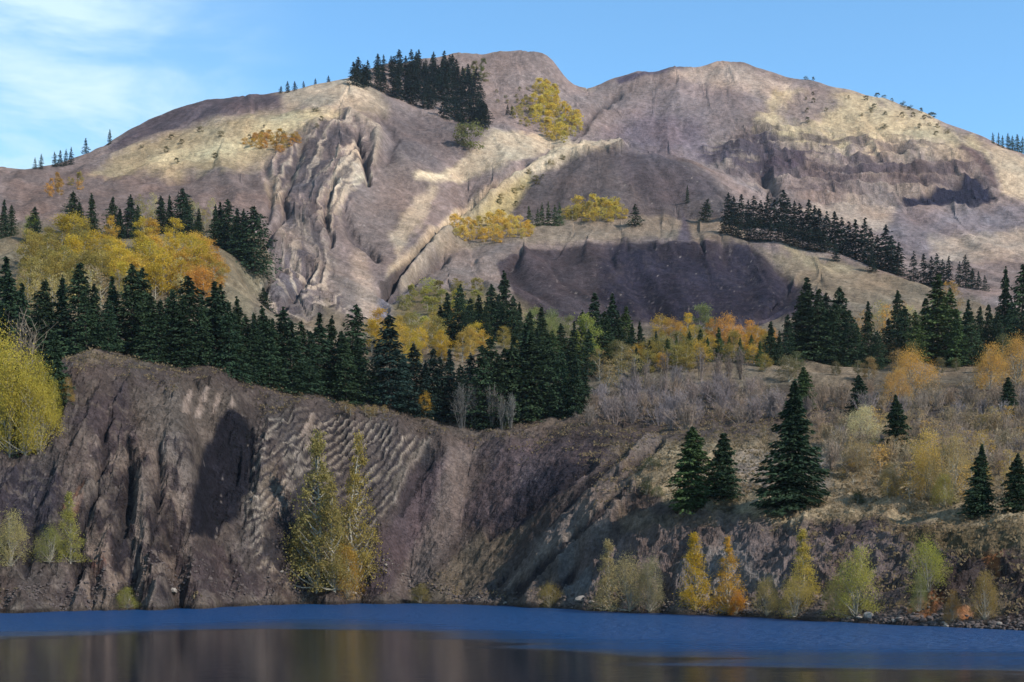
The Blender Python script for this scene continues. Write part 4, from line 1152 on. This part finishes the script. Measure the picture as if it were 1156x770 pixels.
plant('leafy_bush', 531, hit(531, 170, 800) or 900, 18, ASP_F[1], (0.17, 0.17, 0.055), 'big olive green bush at the lower end of the ridge spruces', None, 1.2)
plant('leafy_bush', 520, hit(520, 166, 800) or 900, 12, ASP_F[0], (0.17, 0.15, 0.06), 'smaller olive bush leaning against the big one below the ridge spruces', None, 1.2)
grove('leafy_bush', ASP_F, [(520, 85), (548, 78), (560, 92), (548, 102), (530, 98)], 8, (7, 10), [(0.15, 0.15, 0.05), (0.18, 0.16, 0.06)], 'olive bush at the top edge of the ridge stand', 'olive bushes at the top of the ridge stand', 900, 6)
grove('aspen_tree', ASP_F, [(512, 262), (530, 252), (560, 250), (600, 258), (602, 272), (560, 276), (512, 274)], 40, (4, 8), [(0.58, 0.36, 0.06), (0.62, 0.42, 0.09), (0.58, 0.42, 0.10)], 'golden aspen in the patch above the pale end of the mound', 'golden aspens above the pale end of the mound', 600, 6, (1.0, 1.3))
grove('aspen_tree', ASP_F, [(636, 246), (650, 238), (690, 238), (705, 248), (690, 252), (640, 252)], 24, (4.5, 9), [(0.56, 0.42, 0.08), (0.5, 0.36, 0.06), (0.42, 0.33, 0.08)], 'yellow aspen in the grove at the foot of the knoll', 'yellow aspens at the foot of the knoll', 600, 6, (1.0, 1.3))
grove('leafy_bush', ASP_F, [(455, 350), (480, 325), (540, 322), (560, 345), (540, 380), (470, 380)], 22, (4, 7), [OLV, (0.23, 0.21, 0.05), LIME], 'low olive bush on the slope beside the ravine mouth', 'olive bushes beside the ravine mouth', 380, 12, (1.1, 1.6))
grove('aspen_tree', ASP_M, [(415, 385), (470, 380), (500, 376), (548, 380), (550, 410), (470, 420), (415, 410)], 24, (6, 9), [YEL, GOLD, (0.4, 0.28, 0.07), OLV], 'yellow aspen showing between the rim spruces below the ravine', 'yellow aspens behind the rim spruces', 300, 11)
grove('aspen_tree', ASP_M, [(600, 385), (655, 378), (650, 400), (600, 400)], 7, (8, 11), [(0.19, 0.20, 0.07), (0.21, 0.22, 0.09)], 'pale green aspen rising behind the front spruce rank', 'pale green aspens behind the front rank', 340, 11)
plant('aspen_tree', 664, 330, height(664, 358, 330), ASP_M[0], (0.24, 0.26, 0.06), 'lime yellow aspen squeezed between dark spruces of the second rank', None, 1.0)
plant('aspen_tree', 578, 400, 9, ASP_M[2], YEL, 'yellow aspen tip against the pale end of the mound', None, 0.8)
row('aspen_tree', ASP_M, [(747, 356, 372), (757, 360, 370), (768, 366, 372), (776, 354, 376), (790, 346, 380, 1.3), (803, 360, 374), (820, 356, 376), (829, 366, 372), (845, 362, 374), (853, 368, 372), (872, 372, 360), (866, 380, 356)],
    'from the second spruce rank', 'autumn aspen', 'autumn aspens between the mound and the grey thicket', lambda s: (0.2, 0.2, 0.07) if 785 < s[0] < 800 else rnd.choice((GOLD, YEL, ORG)), hmin=6, hmax=14)
plant('aspen_tree', 480, 279, 5.2, ASP_M[4], GOLD, 'small yellow aspen in front of the rim spruces below the ravine', None, 0.75)
row('aspen_tree', ASP_L, [(966, 358, 400), (975, 352, 402), (992, 336, 410), (1001, 345, 405), (1012, 362, 400), (1070, 302, 480), (1078, 310, 480), (1020, 340, 470)],
    'behind the green stand, from the black clump', 'thin orange tan aspen', 'thin aspens behind the green stand', lambda s: rnd.choice((ORG, PALE_Y, (0.38, 0.24, 0.1))), hmin=6, hmax=11)
grove('leafy_bush', ASP_M, [(690, 400), (870, 395), (870, 425), (690, 425)], 24, (4, 7), [OLV, (0.24, 0.2, 0.07), (0.16, 0.15, 0.06), GOLD], 'olive or tan bush filling the ground behind the grey thicket', 'bushes behind the grey thicket', 290, 11, (1.1, 1.5))
grove('leafy_bush', ASP_M, [(880, 400), (1160, 395), (1160, 428), (880, 432)], 24, (3, 6), [(0.16, 0.13, 0.06), (0.12, 0.12, 0.05), (0.26, 0.18, 0.08)], 'dull bush under the spruces above the brown leafless slope', 'dull bushes under the spruces', 290, 12, (1.1, 1.5))
grove('aspen_tree', ASP_L, [(960, 370), (1160, 372), (1160, 392), (960, 392)], 16, (6, 9), [PALE_Y, (0.26, 0.2, 0.12), (0.3, 0.2, 0.1)], 'faded thin aspen between the shoulder tail and the spruces', 'faded aspens below the shoulder tail', 340, 14)
grove('leafy_bush', ASP_M, [(560, 380), (700, 375), (700, 410), (560, 410)], 20, (3, 6), [(0.10, 0.11, 0.045), OLV, (0.14, 0.14, 0.05)], 'olive bush between the rim rank and the second spruce rank', 'olive bushes between the spruce ranks', 330, 12, (1.1, 1.5))
grove('leafy_bush', ASP_L, [(940, 500), (1000, 480), (1160, 478), (1160, 560), (1010, 570), (950, 555)], 52, (2.4, 4.6), [(0.42, 0.29, 0.10), (0.48, 0.31, 0.09), (0.36, 0.25, 0.13)], 'thin tan bush scattered among leafless brown bushes on the slope', 'thin tan bushes on the slope', 150, 11, (1.2, 1.7))
# clump on the quarry edge
row('leafy_bush', ASP_B, [(4, 378, 219), (18, 392, 216), (34, 402, 217), (47, 415, 218), (60, 432, 219), (10, 415, 213), (28, 428, 213), (44, 440, 214)],
    'across the yellow green clump on the quarry edge', 'yellow green bush', 'bushes of the yellow green clump on the quarry edge', lambda s: (0.38, 0.305, 0.05), hmin=5, hmax=17, wide=(0.6, 0.75), a=0.1, hue=0.05)
plant('leafy_bush', 76, 221, height(76, 428, 221), ASP_B[1], (0.36, 0.23, 0.06), 'rusty yellow bush where the clump meets the bare quarry edge', None, 0.8)
plant('bare_tree', 28, 223, height(28, 362, 223), BARE_T[0], (0.15, 0.12, 0.09), 'pale leafless trunk rising behind the yellow green clump', None, 1.0)

# --- trees along the water, each on its own
SHORE_TREES = [
    ('aspen_tree', ASP_N, 0, 358, 668, 498, 0.95, (0.27, 0.225, 0.075), 'tall thin yellow green aspen climbing the tilted rock beds'),
    ('aspen_tree', ASP_N, 1, 378, 668, 545, 0.95, (0.28, 0.22, 0.07), 'olive yellow aspen squeezed between the two tall ones on the rock beds'),
    ('aspen_tree', ASP_N, 2, 403, 664, 502, 0.8, (0.31, 0.235, 0.06), 'tall yellow aspen at the scree side of the rock beds'),
    ('leafy_bush', ASP_B, 0, 392, 677, 622, 0.7, (0.40, 0.225, 0.035), 'rusty orange bush at the waterline under the two tall aspens'),
    ('leafy_bush', ASP_B, 1, 345, 655, 590, 0.8, (0.30, 0.225, 0.06), 'brownish yellow bush at the coal seam side of the tall aspens'),
    ('aspen_tree', ASP_N, 0, 689, 689, 612, 1.3, (0.34, 0.27, 0.125), 'pale straw coloured aspen by the water at the foot of the inclined rib'),
    ('leafy_bush', ASP_B, 2, 712, 690, 632, 0.85, (0.33, 0.26, 0.12), 'straw coloured bush between the pale aspen and the bright yellow one'),
    ('leafy_bush', ASP_B, 0, 733, 691, 634, 0.6, (0.30, 0.26, 0.14), 'faded straw bush beside the pale rock slab on the bank'),
    ('aspen_tree', ASP_N, 1, 786, 690, 606, 1.25, (0.46, 0.30, 0.03), 'bright yellow aspen by the water, the one beside the pale rock slab'),
    ('aspen_tree', ASP_N, 2, 823, 693, 612, 1.1, (0.48, 0.27, 0.035), 'golden orange aspen by the water with a fiery foot'),
    ('leafy_bush', ASP_B, 1, 832, 694, 668, 1.0, (0.50, 0.21, 0.03), 'low fiery orange bush at the foot of the golden aspen'),
    ('aspen_tree', ASP_N, 0, 905, 680, 604, 1.35, (0.42, 0.32, 0.065), 'yellow pointed aspen on the bank above the thin bushes'),
    ('leafy_bush', ASP_B, 2, 898, 697, 655, 0.95, (0.36, 0.27, 0.075), 'dull yellow bush at the waterline below the pointed aspen'),
    ('leafy_bush', ASP_B, 0, 866, 695, 655, 0.8, (0.36, 0.27, 0.09), 'small yellow bush by the water between golden and pointed aspens'),
    ('leafy_bush', ASP_B, 1, 966, 698, 624, 0.85, (0.37, 0.33, 0.08), 'big rounded lime yellow bush leaning over the water'),
    ('leafy_bush', ASP_B, 0, 945, 698, 655, 0.8, (0.36, 0.28, 0.08), 'smaller yellow bush pressed against the big lime yellow one'),
    ('leafy_bush', ASP_B, 2, 1049, 668, 612, 0.75, (0.33, 0.31, 0.06), 'yellow green bush on the bank below the spruce slope'),
    ('leafy_bush', ASP_B, 0, 1038, 690, 650, 0.5, (0.20, 0.20, 0.07), 'dull green bush hanging down the dark bank'),
    ('leafy_bush', ASP_B, 1, 13, 640, 582, 0.8, (0.36, 0.30, 0.12), 'pale cream yellow bush on the ledge at the low end of the quarry wall'),
    ('aspen_tree', ASP_N, 1, 79, 636, 560, 1.15, (0.32, 0.29, 0.075), 'slim lime yellow aspen on the ledge of the quarry wall'),
    ('leafy_bush', ASP_B, 2, 56, 638, 600, 0.8, (0.26, 0.25, 0.07), 'olive bush beside the slim aspen on the wall ledge'),
    ('leafy_bush', ASP_B, 0, 143, 686, 664, 1.1, (0.27, 0.25, 0.05), 'little yellow green bush at the foot of the quarry wall'),
    ('leafy_bush', ASP_B, 1, 475, 681, 660, 1.5, (0.22, 0.175, 0.06), 'low brown bush where the scree meets the lake'),
    ('leafy_bush', ASP_B, 2, 622, 687, 660, 1.1, (0.27, 0.20, 0.055), 'tawny bush at the water by the foot of the inclined rib'),
    ('leafy_bush', ASP_B, 0, 1112, 700, 650, 0.7, (0.28, 0.19, 0.06), 'tawny thin bush among red stained rocks at the waterline'),
    ('leafy_bush', ASP_B, 1, 1075, 704, 668, 0.7, (0.30, 0.17, 0.05), 'reddish tan bush low among the rocks at the waterline'),
    ('leafy_bush', ASP_B, 2, 1032, 446, 398, 1.0, (0.56, 0.31, 0.07), 'bright orange leafed bush among grey thickets below the green stand'),
    ('leafy_bush', ASP_B, 0, 1012, 456, 420, 1.0, (0.52, 0.29, 0.075), 'smaller orange bush beside the bright one and the small blunt spruce'),
    ('leafy_bush', ASP_B, 1, 1118, 440, 392, 0.95, (0.54, 0.31, 0.08), 'broad orange tan bush at the spruce edge, the one with a flat top'),
    ('leafy_bush', ASP_B, 2, 1148, 436, 385, 0.9, (0.56, 0.32, 0.085), 'broad orange bush cut by the picture edge under the dark spruces'),
    ('leafy_bush', ASP_B, 0, 975, 502, 462, 1.1, (0.55, 0.47, 0.25), 'pale cream bush among the bare grey ones'),
    ('leafy_bush', ASP_B, 1, 1048, 565, 492, 0.75, (0.52, 0.35, 0.09), 'golden bush on the slope between two dark spruces'),
    ('leafy_bush', ASP_B, 2, 1072, 568, 496, 0.7, (0.36, 0.26, 0.11), 'tan bush against the golden one on the slope'),
    ('leafy_bush', ASP_B, 0, 1066, 572, 538, 0.9, (0.30, 0.27, 0.07), 'low olive yellow bush under the golden bush'),
    ('leafy_bush', ASP_B, 1, 1003, 560, 525, 0.9, (0.27, 0.20, 0.08), 'low tan bush below the slim spruce on the slope'),
    ('leafy_bush', ASP_B, 2, 970, 538, 500, 1.0, (0.30, 0.22, 0.10), 'straw bush under the pale cream bush'),
    ('leafy_bush', ASP_B, 0, 735, 532, 518, 2.0, (0.06, 0.075, 0.03), 'dark mat of juniper on the grass above the lone twin spruces'),
    ('leafy_bush', ASP_B, 1, 730, 560, 545, 1.4, (0.045, 0.062, 0.025), 'small dark juniper on the grass slope before the sunlit spruce'),
    ('leafy_bush', ASP_B, 2, 743, 562, 550, 1.3, (0.10, 0.11, 0.04), 'olive juniper tuft between the dark juniper and the sunlit spruce'),
    ('leafy_bush', ASP_B, 0, 818, 576, 565, 2.3, (0.10, 0.07, 0.035), 'brown mat of low shrub under the dark twin spruce'),
    ('leafy_bush', ASP_B, 1, 968, 568, 552, 1.2, (0.06, 0.075, 0.03), 'dark low juniper tuft on the grass beyond the tallest lone spruce'),
]
for (kind, ms, mi, u, base, top, w, c, lab) in SHORE_TREES:
    d = hit(u, base, 110) or 200
    h = (base - top) * d / F * 1.04
    plant(kind, u, d, max(1.2, h), ms[mi], c, lab, None, w, bark=(0.2, 0.17, 0.13))

# --- leafless thickets
GREY = (0.215, 0.170, 0.158)
g = 'leafless grey thicket behind the grass slope'
grove('bare_bush', BARE, [(662, 480), (668, 452), (740, 440), (860, 440), (872, 478), (760, 486)], 50, (3.2, 5.5), [GREY, (0.25, 0.19, 0.15), (0.19, 0.155, 0.155)], 'leafless grey lavender bush in the thicket behind the quarry rim', g, 240, 13, parts=True)
grove('bare_bush', BARE, [(868, 470), (960, 450), (1160, 455), (1165, 540), (1040, 545), (940, 540), (930, 500)], 76, (3, 5), [(0.25, 0.18, 0.13), (0.27, 0.20, 0.12), GREY], 'leafless brown grey bush on the slope beside the lone spruces',
      'leafless brown bushes on the slope', 180, 15)
grove('bare_tree', BARE_T, [(520, 485), (580, 487), (575, 478), (525, 478)], 6, (6, 9), [(0.13, 0.115, 0.10)], 'thin pale leafless tree before the front spruce rank on the rim', 'pale leafless trees before the front rank', 250, 8, (0.8, 1.0))
grove('bare_tree', BARE_T, [(690, 436), (760, 425), (880, 428), (870, 440), (700, 448)], 7, (6, 8), [(0.17, 0.135, 0.12), (0.15, 0.12, 0.105)], 'tall leafless grey tree rising from the thicket before the spruces', 'tall leafless trees in the thicket', 280, 14)
grove('leafy_bush', ASP_L, [(672, 430), (720, 420), (720, 440), (675, 450)], 6, (6, 8), [(0.27, 0.20, 0.09), (0.3, 0.22, 0.08)], 'tan half bare bush where the thicket meets the front spruces', 'tan bushes at the edge of the thicket', 270, 10)
grove('leafy_bush', ASP_L, [(845, 488), (880, 478), (930, 480), (940, 500), (880, 505)], 7, (2, 3), [(0.22, 0.16, 0.07), (0.2, 0.14, 0.06)], 'low tawny bush between the grey thicket and the tallest lone spruce', 'low tawny bushes by the tallest lone spruce', 210, 12, (1.2, 1.6))
grove('leafy_bush', ASP_L, [(390, 462), (440, 470), (440, 478), (390, 470)], 6, (1.5, 2.5), [(0.3, 0.2, 0.07)], 'low rusty bush on the rim under the slender spruces', 'low rusty bushes on the rim', 235, 8, (1.3, 1.8))
grove('leafy_bush', ASP_F, [(905, 105), (1000, 115), (1080, 145), (1060, 158), (960, 140), (900, 140)], 22, (2.5, 4.5), [(0.11, 0.10, 0.05), (0.16, 0.13, 0.06)], 'small dark bush dotted on the tan summit slope', 'bushes dotted on the summit slope', 800, 10, (1.2, 1.8), parts=False)
grove('leafy_bush', ASP_F, [(150, 165), (300, 130), (380, 125), (340, 165), (200, 190)], 16, (2, 4), [(0.10, 0.09, 0.04), (0.14, 0.11, 0.05)], 'small dark bush dotted on the pale grassy hill', 'bushes dotted on the grassy hill', 600, 14, (1.2, 1.8), parts=False)
grove('leafy_bush', ASP_F, [(545, 240), (600, 195), (640, 178), (620, 200), (570, 245)], 12, (2, 3.5), [(0.22, 0.17, 0.06), (0.14, 0.12, 0.05)], 'low olive bush on the tan flank of the knoll', 'low bushes on the flank of the knoll', 600, 8, (1.3, 1.8), parts=False)
row('leafy_bush', ASP_F, [(910, 86, 1146), (918, 87, 1143), (990, 105, 1102), (998, 107, 1100), (1007, 111, 1092), (1020, 114, 1086), (1028, 119, 1080), (1040, 122, 1070), (1052, 127, 1062)],
    'on the summit skyline, counted downhill', 'dark bush', 'bushes on the summit skyline', (0.07, 0.075, 0.04), hmin=2.5, hmax=5, parts=False, wide=(1.3, 1.9))

# --- low scrub and dry grass clumps nobody could count
rs = np.random.RandomState(77)
cand = np.argwhere((D > 128) & (D < 300) & (SL < 0.62) & (Z > 1.2) & (U > -30) & (U < 1190))
cand = cand[rs.choice(len(cand), 5200, replace=False)]
vv = []
for i, j in cand:
    p0 = np.array([X[i, j], D[i, j], Z[i, j]])
    n = rs.randint(7, 14)
    s = rs.uniform(0.25, 0.7)
    cen = p0 + rs.normal(size=(n, 3)) * np.array([s, s, s * 0.3]) + np.array([0, 0, s * 0.25])
    vv.append(leaves(rs, cen, s * 0.38, 1.0))
sc_ob = bpy.data.objects.new('scrub', mesh_quads('scrub', np.concatenate(vv), m_leaf))
COL.objects.link(sc_ob)
sc_ob.color = (0.19, 0.14, 0.08, 1)
sc_ob['kind'] = 'stuff'
sc_ob['label'] = 'dry grass tufts and low scrub over the lake slopes'

# --- boulders along the water
import bmesh


def boulder_mesh(seed):
    bm = bmesh.new()
    bmesh.ops.create_icosphere(bm, subdivisions=2, radius=0.5)
    r_ = random.Random(seed)
    planes = [Vector((r_.gauss(0, 1), r_.gauss(0, 1), r_.gauss(0, 0.8))).normalized() for _ in range(9)]
    for v in bm.verts:
        for pl in planes:
            e = v.co.dot(pl) - 0.33
            if e > 0:
                v.co -= pl * e
        v.co.z *= 0.75
    me = bpy.data.meshes.new('boulder')
    bm.to_mesh(me)
    bm.free()
    me.materials.append(m_stone)
    return me


BM = [boulder_mesh(i) for i in range(4)]
m_rub = barkmat('shale rubble', (0.075, 0.058, 0.053))


def boulder(u, d, s, lab, group):
    o = bpy.data.objects.new('boulder', BM[rnd.randrange(4)])
    COL.objects.link(o)
    o.location = ((u - CX) / F * d, d, ground(u, d) + 0.12 * s)
    o.scale = (s * rnd.uniform(0.9, 1.5), s * rnd.uniform(0.8, 1.2), s * rnd.uniform(0.7, 1))
    o.rotation_euler = (rnd.uniform(-0.3, 0.3), rnd.uniform(-0.3, 0.3), rnd.uniform(0, 6.28))
    o['label'], o['category'] = lab, 'boulder'
    if group:
        o['group'] = group


def bank(u):
    y = np.interp(u, [s[0] for s in SHORE], [s[1] for s in SHORE])
    return EYE * F / (y - HOR)


for (u, s, lab) in [(195, 1.5, 'large whitish boulder at the foot of the quarry wall by the water'), (75, 0.9, 'small pale boulder at the low end of the wall by the water'),
                    (400, 1.1, 'pale boulder at the waterline below the rusty orange bush'), (657, 1.8, 'biggest pale boulder at the water beside the inclined rib'),
                    (668, 1.2, 'grey boulder resting against the biggest pale one'), (980, 1.4, 'light grey boulder under the big lime yellow bush')]:
    boulder(u, bank(u) + 0.9, s, lab, None)
for k in range(46):
    u = rnd.uniform(300, 700) if k < 30 else rnd.uniform(700, 1150)
    boulder(u, bank(u) + rnd.uniform(0.3, 3.0), rnd.uniform(0.35, 0.8), 'small pale stone lying along the waterline', 'pale stones along the waterline')

# broken rock nobody could count: along the whole waterline and on the wall's foot
rub = []
tri = [np.array([BM[q].vertices[i].co[:] for p in BM[q].polygons for i in p.vertices]) for q in range(4)]
for k in range(2600):
    u = rs.uniform(-40, 1200)
    d0_ = bank(u)
    off = abs(rs.normal(0, 2.2)) + 0.1
    d = d0_ + off
    s = rs.uniform(0.15, 0.55) * (1.5 if rs.rand() < 0.08 else 1)
    a = rs.uniform(0, 6.28)
    R = np.array([[math.cos(a), -math.sin(a), 0], [math.sin(a), math.cos(a), 0], [0, 0, 1]])
    v = tri[k % 4] * (s * rs.uniform(0.7, 1.4, 3)) @ R.T + np.array([(u - CX) / F * d, d, ground(u, d) + 0.1 * s])
    rub.append(v)
ro = bpy.data.objects.new('rubble', mesh_quads('rubble', np.concatenate(rub), m_rub, 3))
COL.objects.link(ro)
ro['kind'] = 'stuff'
ro['label'] = 'broken shale rubble along the waterline'

from collections import Counter
bad = [o['label'] for o, *_ in ALL if len(o['label'].split()) > 16]
print('LONG', bad)
print('PLANTS', Counter(o.name.split('.')[0] for o, *_ in ALL))
